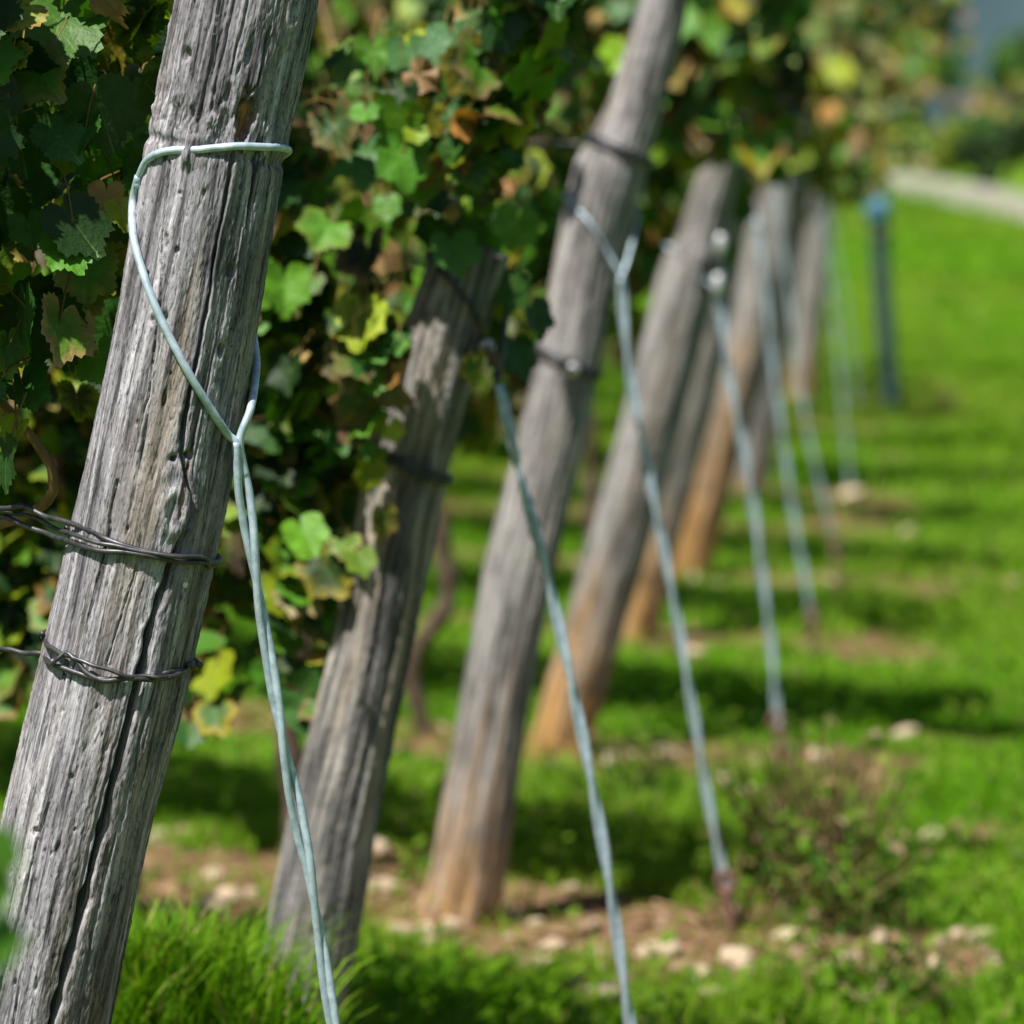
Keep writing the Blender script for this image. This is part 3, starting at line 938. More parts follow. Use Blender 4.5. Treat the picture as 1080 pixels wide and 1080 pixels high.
# ------------------------------------------------------------------ grapevines
def leaf_template(nt, rings):
    cp = [(-180, .14), (-167, .52), (-140, .66), (-112, .76), (-95, .72), (-80, .68), (-66, .80), (-52, .92), (-38, .82), (-27, .75), (-13, .88), (0, 1.02)]
    cp = cp + [(-a_, r_) for a_, r_ in cp[::-1][1:]]
    A = np.array([c_[0] for c_ in cp]); Rr = np.array([c_[1] for c_ in cp])
    an = np.linspace(-178, 178, nt)
    rr = np.interp(an, A, Rr)
    if nt > 30:
        rr = rr * (1 + .055 * (np.arange(nt) % 2 * 2 - 1) * np.clip((180 - np.abs(an)) / 40, 0, 1))
    lob = np.array([0, 52, -52, 112, -112])
    dl = np.min(np.abs(an[:, None] - lob[None]), 1)
    vein = np.clip(1 - dl / 6.0, 0, 1)
    a = np.radians(an)
    V = [np.zeros((1, 3))]; ve = [np.ones(1)]; ed = [np.zeros(1)]
    for q_ in rings:
        V.append(np.stack([np.sin(a) * rr * q_, np.cos(a) * rr * q_, np.zeros(nt)], 1)); ve.append(vein); ed.append(np.full(nt, q_))
    V = np.concatenate(V); ve = np.concatenate(ve); ed = np.concatenate(ed)
    j = np.arange(nt - 1)
    tri = np.stack([np.zeros(nt - 1, int), 1 + j + 1, 1 + j], -1)
    quads = []
    for q_ in range(len(rings) - 1):
        b_ = 1 + q_ * nt
        quads.append(np.stack([b_ + j, b_ + j + 1, b_ + nt + j + 1, b_ + nt + j], -1))
    quads = np.concatenate(quads) if quads else np.zeros((0, 4), int)
    return V, ve, ed, tri, quads


T_HI = leaf_template(53, (.33, .68, 1.0))
T_MID = leaf_template(33, (.55, 1.0))
T_LO = leaf_template(17, (1.0,))

GREENS = np.array([[.010, .034, .006], [.014, .048, .007], [.024, .085, .010], [.060, .18, .012], [.090, .225, .014], [.035, .105, .022], [.05, .145, .028]])  # darkest and brightest greens stand in for canopy shade and sunlit leaves
YELLOW = np.array([[.30, .36, .012], [.22, .32, .012], [.40, .30, .02]])
BROWN = np.array([[.22, .10, .035], [.34, .16, .04], [.13, .065, .035], [.36, .22, .10], [.26, .15, .08]])


def put_leaves(mb, tmpl, C, Nn, Tp, size, tint, rim, r, curl=1.0):
    """C centres, Nn normals, Tp tip directions, tint colour, rim = colour of the margin with amount"""
    V, ve, ed, tri, quads = tmpl
    n = len(C); m = len(V)
    Nn = Nn / np.linalg.norm(Nn, axis=1)[:, None]
    Tp = Tp - Nn * np.sum(Tp * Nn, 1)[:, None]; Tp /= np.linalg.norm(Tp, axis=1)[:, None] + 1e-9
    Xx = np.cross(Tp, Nn)
    x = V[None, :, 0]; y = V[None, :, 1]; rr2 = x ** 2 + y ** 2
    a = r.normal(.18, .22, (n, 1)) * curl; b_ = r.normal(-.14, .22, (n, 1)) * curl; c_ = r.uniform(0, .12, (n, 1)) * curl; ph = r.uniform(0, 6.28, (n, 1))
    z = a * np.abs(x) + b_ * (y - .2) ** 2 * np.sign(y - .2) + c_ * np.sin(5 * np.arctan2(x, y) + ph) * rr2
    if m > 60: z = z - .03 * ve[None] * np.sqrt(rr2)
    sx = r.uniform(.85, 1.1, (n, 1))
    L = np.stack([x * sx + 0 * z, y + 0 * z, z], -1) * size[:, None, None]
    W = C[:, None] + L[..., :1] * Xx[:, None] + L[..., 1:2] * Tp[:, None] + L[..., 2:] * Nn[:, None]
    col = np.repeat(tint[:, None], m, 1)
    k = np.clip((ed[None] - .55) / .45, 0, 1) * rim[1][:, None]
    k = np.clip(k + (rim[1][:, None] > .3) * (r.uniform(-.25, .25, (n, m))) * (ed[None] > .4), 0, 1)[..., None]
    col = col * (1 - k) + rim[0][:, None] * k
    idx = np.arange(n)[:, None, None] * m
    fs = [(idx + tri[None]).reshape(-1, 3)]
    if len(quads): fs.append((idx + quads[None]).reshape(-1, 4))
    mb.add(W.reshape(-1, 3), fs, tint=col.reshape(-1, 3), vein=np.tile(ve, n))


def leaf_colours(n, r, aut):
    g_ = GREENS[np.minimum((r.beta(1.6, 1.9, n) * len(GREENS)).astype(int), len(GREENS) - 1)] * r.uniform(.8, 1.2, (n, 1))
    u = r.uniform(0, 1, n)
    ye = YELLOW[r.integers(0, 3, n)] * r.uniform(.7, 1.1, (n, 1)); br = BROWN[r.integers(0, 5, n)] * r.uniform(.7, 1.2, (n, 1))
    kmix = r.uniform(.2, .9, (n, 1))
    c = np.where((u < aut * (.36 if aut < .45 else .55))[:, None], g_ * (1 - kmix) + ye * kmix, g_)
    c = np.where((u > 1 - aut * .42)[:, None], br, c)
    rimc = np.where(r.uniform(0, 1, (n, 1)) < .5, br, ye)
    rima = np.where(r.uniform(0, 1, n) < aut * 1.3, r.uniform(.3, 1, n), 0)
    return c, (rimc, rima), u > 1 - aut * .42


POSTX = {}
for k, P in PINFO.items():
    POSTX[P.d] = P


def post_x(d, z):
    """x of the row's end post at height z"""
    if d in POSTX:
        P = POSTX[d]
        return np.interp(z, P.C[:, 2], P.C[:, 0])
    return x_end(d) + .215 * z


# per row: bottom of canopy, overhang past the post, height above which leaves may cover the post, autumn colour share
RCFG = {
    3.91: dict(zb=1.04, over=-.03, zc=9, zo=9, aut=.20, n=2000),
    5.25: dict(zb=.60, over=.10, zc=1.10, zo=.95, aut=.36, n=3200),
    6.74: dict(zb=.73, over=.02, zc=9, zo=9, aut=.30, n=2200),
    8.65: dict(zb=.84, over=.10, zc=1.22, zo=1.0, aut=.30, n=1500),
    10.6: dict(zb=.92, over=.14, zc=1.19, zo=1.17, aut=.36, n=900),
    12.2: dict(zb=.96, over=.20, zc=1.18, zo=1.17, aut=.42, n=750),
}
VL = {}


def vine(d, xa, xb, idx, nrow, last, lab):
    cfg = RCFG.get(d, dict(zb=.84, over=.28, zc=1.12, zo=1.06, aut=.42, n=720))
    seed = int(d * 100) * 7 + idx
    r = np.random.default_rng(seed)
    yb = d + float(row_dy(d, (xa + xb) / 2 - .05))
    base = np.array([(xa + xb) / 2 - .05, yb, float(terrain((xa + xb) / 2, yb))])
    root = empty('grapevine', base); tag(root, lab, 'grapevine', 'grapevines planted in rows')
    # trunk
    tp = [base + [0, 0, -.1]]
    for q_ in range(1, 7):
        tp.append(base + [r.normal(0, .018), r.normal(0, .018), q_ * .14])
    tpr = resample(tp, .02)
    mb = MB(); sweep(mb, tpr, .021 + .006 * vn(np.arange(len(tpr)) * .5, 0 * np.arange(len(tpr)), 0, seed), 10); part(mb, 'trunk', M['bark'], root)
    head = tp[-1]
    mb = MB()
    canes = []
    for q_ in range(9):
        s = r.uniform(-1, 1)
        ex = (xa + xb) / 2 - .1 + s * (xb - xa) * .3
        e = np.array([ex, d + float(row_dy(d, ex)) + abs(r.normal(0, .1)), r.uniform(1.3, 1.25 + d / 30 + .1)])
        m1 = head + np.array([s * .3, -SHEAR * s * .3, .08])
        cp_ = resample([head, m1, (m1 + e) / 2 + r.normal(0, .07, 3), e, e + [r.normal(0, .12), r.normal(0, .12), -r.uniform(.05, .4)]], .03)
        sweep(mb, cp_, np.linspace(.006, .0025, len(cp_)), 6); canes.append(cp_)
    part(mb, 'canes', M['cane'], root)
    # foliage
    n = int(cfg['n'] * (xb - xa) / .8)
    n2 = int(n * 3.4)
    x = r.uniform(xa, xb + (cfg['over'] if last else 0) + (.30 if last else 0), n2)
    z = .5 + (1.25 + d / 30 + .12 - .5) * r.uniform(0, 1, n2) ** .92
    shell = r.uniform(0, 1, n2)
    y = np.where(shell < .5, -r.beta(4, 1.6, n2) * .27, np.where(shell < .72, r.beta(4, 1.6, n2) * .28, r.uniform(-.24, .26, n2)))
    y = y * (1 - .25 * np.clip((z - 1.7) / .4, 0, 1)) * np.clip(.55 + (z - .6) * 1.2, .4, 1)
    flare = np.clip((z - .75) / .75, 0, 1)
    y = np.where(y < 0, y * (.5 + .78 * flare), y) + .10 * fbm(x * 3, z * 3, d, 61)
    dy = row_dy(d, x)
    zb = cfg['zb'] + .14 * fbm(x * 3.2, d + 0 * x, 0, 19, 3)
    if d == 5.25: zb = zb - .07 + 1.9 * np.clip(x + .21, 0, .4)
    keep = z > zb + r.normal(0, .05, n2)
    thin = np.clip((z - zb) / .2, .4, 1)
    keep &= r.uniform(0, 1, n2) < thin
    if d > 6: keep &= z < (1.25 + d / 30 + .12) * (.95 + .22 * vn(x * 2.6, d * 7 + 0 * x, 0, 87))
    # clumps and gaps
    cl = fbm(x * 5.5, z * 5.5, y * 4 + d * 3, 41, 2)
    keep &= cl > -.12 - .3 * (y > .05)
    px_ = post_x(d, z)
    if d < 6:                                  # leaves cut away to let sun onto the grass by the second and third posts
        tt = z / SD[2]
        gx_, gy_ = x - SD[0] * tt, d + y + dy - SD[1] * tt
        if d < 4:
            tt = (z - .3) / SD[2]
            gx_, gy_ = x - SD[0] * tt, d + y + dy - SD[1] * tt
            keep &= ~((gx_ > -.60) & (gx_ < -.12) & (gy_ > 4.6) & (gy_ < 5.15))
        else:
            keep &= ~((gx_ > -.30) & (gx_ < .6) & (gy_ > 5.85) & (gy_ < 6.7) & (r.uniform(0, 1, n2) < np.where(z > 1.3, 1, .8)))
    if d in POSTX or last:
        xe = px_ + cfg['over'] * (.6 + .8 * vn(z * 5, d + 0 * z, 0, 71))
        keep &= np.where(z > cfg['zo'], x < xe, x < px_ - .035)
        near_post = np.abs(x - px_) < (.04 if d == 5.25 else .115)
        if d in POSTX:
            keep &= ~(near_post & (y + dy < .09) & (z < cfg['zc']))
    # leave the posts that stand in full sun unshaded: leaves that would shadow them are removed
    for kp_, P in PINFO.items():
        if abs(P.d - d) > 1.9: continue
        zt = {1: 1.55, 2: 1.0, 3: 1.50, 4: 1.18, 5: 1.15, 6: 1.1, 7: .8, 8: 1.0}[kp_]
        tt = (d + y + dy - P.d) / SD[1]
        zz = z - SD[2] * tt; xx = x - SD[0] * tt
        hit_ = (tt > -.02) & (zz > 0) & (zz < zt) & (np.abs(xx - np.interp(zz, P.C[:, 2], P.C[:, 0])) < (.16 if kp_ == 1 else .115 if kp_ > 2 else .08))
        keep &= ~(hit_ & (r.uniform(0, 1, n2) < (1.1 if kp_ != 2 else .88)))
    x, y, z, dy = x[keep][:n], y[keep][:n], z[keep][:n], dy[keep][:n]
    nn = len(x)
    C = np.stack([x, d + y + dy, z], 1)
    side = np.where(y < 0, -1.0, 1.0)
    out = np.stack([r.normal(0, .45, nn) - side * .3 * (side < 0) * 0 - .1, side * r.uniform(.25, 1.0, nn), r.normal(.42, .38, nn)], 1)
    tipd = np.stack([r.normal(0, .55, nn), side * .3 + r.normal(0, .3, nn), -1 + r.normal(0, .45, nn)], 1)
    size = (.017 + .037 * r.beta(1.2, 1.5, nn)) * (1.0 if d < 8 else 1.25)
    tint, rim, isb = leaf_colours(nn, r, cfg['aut'])
    size = np.where(isb, size * .6, size)
    mb = MB()
    tm = T_HI if d < 5 else (T_MID if d < 7 else T_LO)
    for sel, cu in ((~isb, 1.0), (isb, 3.2)):
        if sel.any():
            put_leaves(mb, tm, C[sel], out[sel], tipd[sel], size[sel], tint[sel], (rim[0][sel], rim[1][sel]), r, cu)
    if d < 7:                                  # leaf stalks, reddish green
        hv = np.random.default_rng(seed + 1).normal(0, 1, (nn, 3)) * .35 + [0, .3, .75]
        hv *= (np.random.default_rng(seed + 2).uniform(.03, .07, nn) / np.linalg.norm(hv, axis=1))[:, None]
        sd_ = np.cross(hv, [0, 1., 0]); sd_ /= np.linalg.norm(sd_, axis=1)[:, None] + 1e-9
        of = np.stack([sd_ * .0011, -sd_ * .0006 + [0, .001, 0], -sd_ * .0006 - [0, .001, 0]], 1)
        mid = C + hv * .5 + [0, 0, .006]
        V = np.concatenate([C[:, None] + of, mid[:, None] + of, (C + hv)[:, None] + of], 1).reshape(-1, 3)
        ix = (np.arange(nn) * 9)[:, None, None]
        qd = np.array([[0, 1, 4, 3], [1, 2, 5, 4], [2, 0, 3, 5], [3, 4, 7, 6], [4, 5, 8, 7], [5, 3, 6, 8]])
        mb.add(V, [(ix + qd[None]).reshape(-1, 4)], tint=np.tile([.20, .13, .04], (len(V), 1)), vein=np.zeros(len(V)))
    # leaves seen singly in front of the posts
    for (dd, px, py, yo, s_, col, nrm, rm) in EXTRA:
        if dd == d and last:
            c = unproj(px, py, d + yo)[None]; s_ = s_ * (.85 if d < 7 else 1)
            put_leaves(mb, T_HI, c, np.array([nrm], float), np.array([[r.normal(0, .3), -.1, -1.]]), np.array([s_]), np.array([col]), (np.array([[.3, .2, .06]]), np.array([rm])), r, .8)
    f = part(mb, 'foliage', M['leaf'], root)
    return root


EXTRA = [
    (5.25, 478, 262, -.14, .050, (.075, .20, .035), (.15, -1, .55), 0),
    (5.25, 545, 235, -.10, .048, (.12, .27, .015), (.3, -1, .5), 0),
    (5.25, 385, 165, -.20, .052, (.06, .16, .04), (-.2, -1, .6), 0),
    (5.25, 395, 440, -.12, .034, (.34, .42, .02), (-.1, -1, .7), .2),
    (5.25, 412, 452, -.12, .024, (.36, .42, .03), (.3, -1, .6), .2),
    (5.25, 402, 545, -.12, .036, (.08, .11, .012), (.8, -1, .1), .8),
    (5.25, 380, 590, -.11, .030, (.11, .20, .015), (.0, -1, .6), .1),
    (5.25, 545, 370, .02, .046, (.03, .09, .015), (.6, -.6, .2), 0),
    (5.25, 562, 330, .02, .044, (.03, .08, .012), (.6, -.5, .3), 0),
    (5.25, 540, 300, -.02, .045, (.04, .11, .015), (.3, -.9, .3), 0),
    (5.25, 430, 55, -.22, .044, (.06, .17, .045), (.1, -1, .5), 0),
    (5.25, 472, 45, -.22, .048, (.06, .16, .05), (-.3, -1, .6), 0),
    (5.25, 300, 300, -.18, .05, (.10, .25, .015), (.2, -1, .5), 0),
    (5.25, 320, 560, -.16, .045, (.11, .27, .015), (.1, -1, .6), 0),
    (12.2, 885, 72, -.2, .066, (.27, .34, .02), (.1, -1, .8), .3),
    (12.2, 828, 66, -.2, .070, (.25, .36, .012), (.1, -1, .8), .0),
    (15.2, 958, 128, -.2, .085, (.20, .30, .012), (.1, -1, .8), .0),
    (15.2, 940, 88, -.2, .075, (.38, .20, .04), (.3, -1, .6), .0),
    (12.2, 872, 118, -.2, .045, (.45, .22, .05), (.1, -1, .6), .0),
    (12.2, 800, 55, -.2, .050, (.34, .17, .08), (.1, -1, .6), .0),
    (8.65, 742, 118, -.2, .055, (.09, .24, .04), (.1, -1, .8), .0),
    (8.65, 690, 280, .1, .055, (.07, .22, .02), (.1, -1, .8), .0),
    (5.25, 345, 240, -.18, .05, (.08, .22, .02), (.2, -1, .7), .3),
    (5.25, 495, 190, -.16, .04, (.11, .26, .02), (.0, -1, .7), .2),
    (5.25, 440, 195, -.16, .04, (.12, .27, .02), (.3, -1, .7), .3),
    (5.25, 525, 155, -.16, .028, (.30, .22, .03), (.0, -1, .7), .5),
    (6.74, 560, 80, -.10, .05, (.11, .26, .015), (.1, -1, .7), .0),
    (6.74, 655, 55, .12, .05, (.18, .33, .012), (.1, -1, .7), .0),
    (3.91, 62, 22, 0.08, .075, (.055, .14, .018), (.25, -1, .7), 0),
    (3.91, 92, 285, 0.07, .048, (.075, .21, .02), (.1, -1, .7), .5),
    (3.91, 30, 238, 0.08, .030, (.05, .14, .02), (0, -1, .5), 0),
    (3.91, 112, 205, 0.06, .028, (.34, .22, .06), (0, -1, .4), .9),
    (3.91, 128, 222, 0.05, .026, (.22, .30, .02), (.3, -1, .6), .2),
    (3.91, 105, 375, 0.10, .040, (.10, .25, .02), (.2, -1, .5), 0),
    (3.91, 35, 412, 0.06, .028, (.05, .15, .03), (-.2, -1, .7), 0),
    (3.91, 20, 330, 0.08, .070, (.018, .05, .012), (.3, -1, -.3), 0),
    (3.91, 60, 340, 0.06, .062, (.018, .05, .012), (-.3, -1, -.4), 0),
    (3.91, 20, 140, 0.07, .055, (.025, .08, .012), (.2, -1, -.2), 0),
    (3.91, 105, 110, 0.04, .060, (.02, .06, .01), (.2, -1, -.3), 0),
]
WHERE = {0: 'nearest cracked grey post', 1: 'dark mottled post', 2: 'tall orange footed post', 3: 'notched grey post', 4: 'slim grey post', 5: 'bright orange brown post',
         7: 'dark shaded post', 10: 'farthest orange footed post'}
for ri, d in enumerate(ROWS):
    xe = x_end(d) + .18
    xl = -.135 * d - 1.0
    nv = max(2, int(round((xe - xl) / .8)))
    for q_ in range(nv):
        xb = xe - q_ * .8; xa = xb - .8
        if xb < xl + .05: break
        w = WHERE.get(ri)
        if w is None:
            w = {6: 'bright orange brown post, one row on', 8: 'dark shaded post, one row on', 9: 'dark shaded post, two rows on', 11: 'farthest orange footed post, last row'}[ri]
        pos = ['end vine with leaves hanging by', 'second vine inward from', 'third vine inward from', 'fourth vine inward from', 'fifth vine inward from', 'sixth vine inward from'][min(q_, 5)]
        vine(d, xa, xb, q_, nv, q_ == 0, f'{"green" if ri < 3 else "yellowing"} {pos} the {w}')

# long shoot sticking out over the lawn from the last rows
mb = MB()
d = 20.5
sh = np.array([unproj(880, 110, d), unproj(960, 92, d - .3), unproj(1010, 104, d - .5), unproj(1060, 100, d - .6), unproj(1100, 92, d - .7)])
root = empty('vine_shoot', sh[0]); tag(root, 'long thin yellowing vine shoot reaching out over the lawn', 'vine shoot')
shp = resample(sh, .03); sweep(mb, shp, np.linspace(.012, .006, len(shp)), 6); part(mb, 'cane', M['cane'], root)
mb = MB(); r = np.random.default_rng(77)
cs = shp[r.integers(0, len(shp), 46)] + r.normal(0, .06, (46, 3)) * [1, 1, 1.1]
ti, rm, _ = leaf_colours(46, r, .8)
put_leaves(mb, T_LO, cs, r.normal(0, .4, (46, 3)) + [0, -.7, .6], r.normal(0, .4, (46, 3)) + [0, 0, -1], r.uniform(.03, .055, 46), ti, rm, r)
part(mb, 'foliage', M['leaf'], root)

# ------------------------------------------------------------------ stones
def stone_mesh(seed, mat):
    r = np.random.default_rng(seed)
    nu, nv = 16, 10
    u = np.linspace(0, 2 * PI, nu, endpoint=False); v = np.linspace(-PI / 2, PI / 2, nv)
    U, Vv = np.meshgrid(u, v)
    p = np.stack([np.cos(Vv) * np.cos(U), np.cos(Vv) * np.sin(U), np.sin(Vv)], -1)
    f = 1 + .5 * fbm(p[..., 0] * 1.5, p[..., 1] * 1.5, p[..., 2] * 1.5, seed, 4)
    f = np.minimum(f, 1.12)
    p = p * f[..., None] * np.array([1, .75, .55]) * r.uniform(.85, 1.15, 3)
    mb = MB()
    i_ = np.arange(nv - 1)[:, None] * nu; j = np.arange(nu)[None]; j2 = (j + 1) % nu
    mb.add(p.reshape(-1, 3), [np.stack([i_ + j, i_ + j2, i_ + nu + j2, i_ + nu + j], -1).reshape(-1, 4)])
    return mb.mesh('stone', mat, True)


SM = [stone_mesh(s_, M['stone']) for s_ in range(6)]
SB = [stone_mesh(s_ + 20, M['stone_brown']) for s_ in range(4)]


def stone(x, y, s_, me, lab, group):
    o = bpy.data.objects.new('stone', me); COL.objects.link(o)
    o.location = (x, y, float(terrain(x, y)) + s_ * .34)
    o.rotation_euler = (random.uniform(-.3, .3), random.uniform(-.3, .3), random.uniform(0, 6.3))
    o.scale = (s_, s_, s_)
    tag(o, lab, 'stone', group)
    return o


KEY = [(425, 983, 17, 'pale stone just left of the foot of the tall post, half of a pair'), (447, 995, 14, 'pale stone touching the foot of the tall post'),
       (312, 757, 19, 'large white stone behind the sharp blue wire'), (166, 884, 14, 'pale stone right beside the nearest cracked post'),
       (268, 945, 10, 'small cream stone in grass between the nearest and mottled posts'), (198, 882, 16, 'tan stone in leaf litter near the nearest post'),
       (540, 968, 12, 'cream stone right of the foot of the tall post'), (582, 1000, 16, 'broad pale stone among the rubble under the second wire'),
       (605, 1040, 14, 'tan stone in rubble left of the second wire'), (627, 978, 11, 'cream stone touching the second pale wire'),
       (700, 1006, 17, 'large cream stone right of the second pale wire'), (738, 1032, 15, 'cream stone on the rubble near the rusty rod, upper of three'),
       (752, 1050, 16, 'cream stone on the rubble near the rusty rod, lower of three'), (772, 1047, 10, 'white pebble on the rubble near the rusty rod'),
       (985, 888, 18, 'pale stone alone in the lawn right of the weed clump'), (790, 838, 15, 'pale stone beside the wire behind the weed clump'),
       (757, 828, 16, 'pale stone just left of the wire behind the weed clump'), (734, 690, 13, 'pale stone beyond the orange footed slim post'),
       (840, 712, 14, 'tan stone by the thin wire rod'), (896, 522, 14, 'pale round stone at the end of the faint wire'),
       (793, 540, 12, 'orange tan stone behind the clamped grey wire'), (550, 1020, 13, 'tan stone in the rubble below the tall post'),
       (660, 1035, 12, 'tan stone between second wire and rusty rod'), (395, 930, 12, 'orange tan stone between mottled and tall posts'),
       (415, 935, 11, 'second orange tan stone between mottled and tall posts'), (1012, 985, 11, 'pale pebble in the lawn, far right of the weed clump'),
       (988, 995, 10, 'cream pebble in the lawn right of the weed clump'), (1075, 905, 12, 'tan stone at the right end of the bare lawn strip'), (895, 735, 12, 'tan stone on the bare patch right of the rods')]
for i_, (px, py, rp, lab) in enumerate(KEY):
    p = hit(px, py + rp * .4)
    pale = 'tan' not in lab
    stone(p[0], p[1], 1.12 * rp * p[1] / F, (SM[i_ % 6] if pale else SB[i_ % 4]), lab, 'stones lying along the rows')
r = np.random.default_rng(99)
cnt = 0
while cnt < 255:
    x, y = r.uniform(-1.4, 2.0), 6.1 + 7.4 * r.uniform() ** 1.9
    ppx, ppy = project(np.array([x, y, 0]))
    if not (-30 < ppx < 1110): continue
    if r.uniform() > soil(x, y) * (1.0 if y < 8 else .6): continue
    small = .007 + .024 * r.uniform() ** 2
    brown = r.uniform() < .45
    row = min(range(len(ROWS)), key=lambda q_: abs(ROWS[q_] - y))
    who = WHERE.get(row, 'farther posts')
    stone(x, y, small, SB[cnt % 4] if brown else SM[cnt % 6], f'small {"brown" if brown else "cream"} pebble on the bare soil strip of the {who}', f'small {"brown" if brown else "cream"} pebbles by the {who}')
    cnt += 1

# ------------------------------------------------------------------ weeds
def weed(px, py, dd, h, w, nst, lab, dry, seed, leafy=.5, name='weed', blade=False, ls=.018):
    r = np.random.default_rng(seed)
    b = unproj(px, py, dd); b[2] = float(terrain(b[0], dd))
    root = empty(name, b); tag(root, lab, 'weed')
    ms, ml = MB(), MB()
    for q_ in range(nst):
        o_ = b + np.array([r.normal(0, w * .28), r.normal(0, w * .28), -.01])
        hh = h * r.uniform(.5, 1.05)
        e = o_ + np.array([r.normal(0, w * .45), r.normal(0, w * .45), hh])
        P_ = resample([o_, (o_ + e) / 2 + r.normal(0, w * .08, 3), e], .02)
        k = r.uniform(0, 1)
        if blade:
            n_ = len(P_); wd = np.sin(np.linspace(.5, PI, n_))[:, None] * .004 + .0006
            sd = np.array([math.cos(q_), math.sin(q_), 0])
            V = np.stack([P_ - sd * wd, P_ + sd * wd], 1).reshape(-1, 3)
            i_ = np.arange(n_ - 1) * 2
            c = np.array([.07, .21, .004]) * (1 - k) + np.array([.17, .36, .006]) * k
            ml.add(V, [np.stack([i_, i_ + 1, i_ + 3, i_ + 2], -1)], tint=np.repeat(c[None], len(V), 0))
            continue
        c = (np.array([.11, .07, .035]) * (1 - k) + np.array([.34, .25, .11]) * k) if r.uniform() < dry else np.array([.08, .16, .02])
        sweep(ms, P_, np.linspace(.0034, .0016, len(P_)), 5)
        ms.A.setdefault('tint', []).append(np.repeat(c[None], len(ms.V[-1]), 0))
        nl = int(len(P_) * leafy)
        if nl:
            ii = r.integers(1, len(P_), nl)
            k2 = r.uniform(0, 1, (nl, 1))
            c2 = np.where(r.uniform(0, 1, (nl, 1)) < dry * .6, np.array([.25, .17, .07]) + .1 * k2, np.array([.05, .14, .015]) * (1 - k2) + np.array([.17, .30, .02]) * k2)
            dr = r.normal(0, 1, (nl, 3)) * [1, 1, .5]; dr /= np.linalg.norm(dr, axis=1)[:, None]
            put_leaves(ml, LANCE, P_[ii], np.cross(dr, r.normal(0, 1, (nl, 3))) + [0, -.2, .5], dr, r.uniform(.6, 1.2, nl) * ls, c2, (c2, np.zeros(nl)), r, .5)
    if ms.n: part(ms, 'stems', M['weed'], root)
    if ml.n: part(ml, 'leaves', M['weed'], root)
    return root


def lance():
    yv = np.array([0, .25, .5, .8, 1.1, 1.5]); wv = np.array([.03, .22, .3, .28, .18, .0])
    V = np.concatenate([np.stack([-wv, yv, 0 * yv], 1), np.stack([wv, yv, 0 * yv], 1)])
    j = np.arange(5)
    return V, np.zeros(12), np.zeros(12), np.zeros((0, 3), int), np.stack([j, j + 1, j + 7, j + 6], -1)


LANCE = lance()
weed(858, 960, 6.95, .30, .17, 120, 'dry brown and green weed clump beside the rusty rod in the rubble', .85, 1, .22)
weed(893, 985, 6.72, .19, .16, 60, 'greener low weed clump right of the dry brown one', .35, 2, 1.0)
weed(925, 1075, 6.08, .14, .16, 26, 'low grey green weed tuft in the lawn at the bottom edge', .4, 3, 1.0)
weed(782, 975, 6.75, .09, .10, 16, 'short reddish dry weed at the foot of the rusty rod', .9, 4, .6)
weed(680, 850, 8.0, .16, .22, 30, 'tall shaded grass tuft between the second wire and the third', .2, 5, .3)
weed(1000, 440, 19.5, .16, .08, 16, 'small brown dry weed standing alone in the far lawn', 1.0, 6, .5)
def mound(px, py, dd, h, w, n, lab, seed):
    r = np.random.default_rng(seed)
    b = unproj(px, py, dd); b[2] = float(terrain(b[0], dd))
    root = empty('grass_clump', b); tag(root, lab, 'weed')
    ml = MB(); m = 9
    q = r.normal(0, .5, (n, 2)); q = q / np.maximum(1, np.linalg.norm(q, axis=1) / 1.2)[:, None]
    o_ = b + np.concatenate([q * w, np.full((n, 1), -.01)], 1)
    hh = h * (1.02 - .22 * (q ** 2).sum(1)) * r.uniform(.55, 1.0, n) ** .6
    az = r.uniform(0, 2 * PI, n); ln = r.uniform(.05, .34, n) * hh
    t = np.linspace(0, 1, m)[None, :, None]
    L = np.stack([np.cos(az) * ln, np.sin(az) * ln, 0 * az], 1)[:, None]
    P = o_[:, None] + L * t ** 2.2 + np.array([0, 0, 1.]) * (hh[:, None, None] * (t - .22 * t ** 4))
    sd = np.stack([-np.sin(az + r.normal(0, .6, n)), np.cos(az), 0 * az], 1)[:, None] * (np.sin(np.linspace(.6, PI, m)) * .0026 + .0003)[None, :, None]
    V = np.stack([P - sd, P + sd], 2).reshape(-1, 3)
    ix = (np.arange(n) * 2 * m)[:, None, None]; i_ = np.arange(m - 1) * 2
    qd = np.stack([i_, i_ + 1, i_ + 3, i_ + 2], -1)[None]
    k = np.clip(r.normal(.5, .3, (n, 1)), 0, 1); c = np.array([.07, .20, .008]) * (1 - k) + np.array([.19, .34, .014]) * k
    c = np.where(r.uniform(0, 1, (n, 1)) < .06, np.array([.36, .30, .12]), c)
    ml.add(V, [(ix + qd).reshape(-1, 4)], tint=np.repeat(c, 2 * m, 0))
    part(ml, 'blades', M['grass'], root)


mound(120, 1290, 4.85, .50, .14, 1500, 'soft bright grass clump close beside the nearest post', 7)
mound(205, 1290, 4.90, .48, .13, 1300, 'soft bright grass clump midway between the nearest and mottled posts', 8)
mound(268, 1310, 4.80, .46, .07, 420, 'soft bright grass clump at the left side of the foot of the mottled post', 9)
weed(450, 1090, 6.0, .10, .3, 260, 'bright low grass tuft in front of the foot of the tall post', 0, 19, blade=True, name='grass_clump')
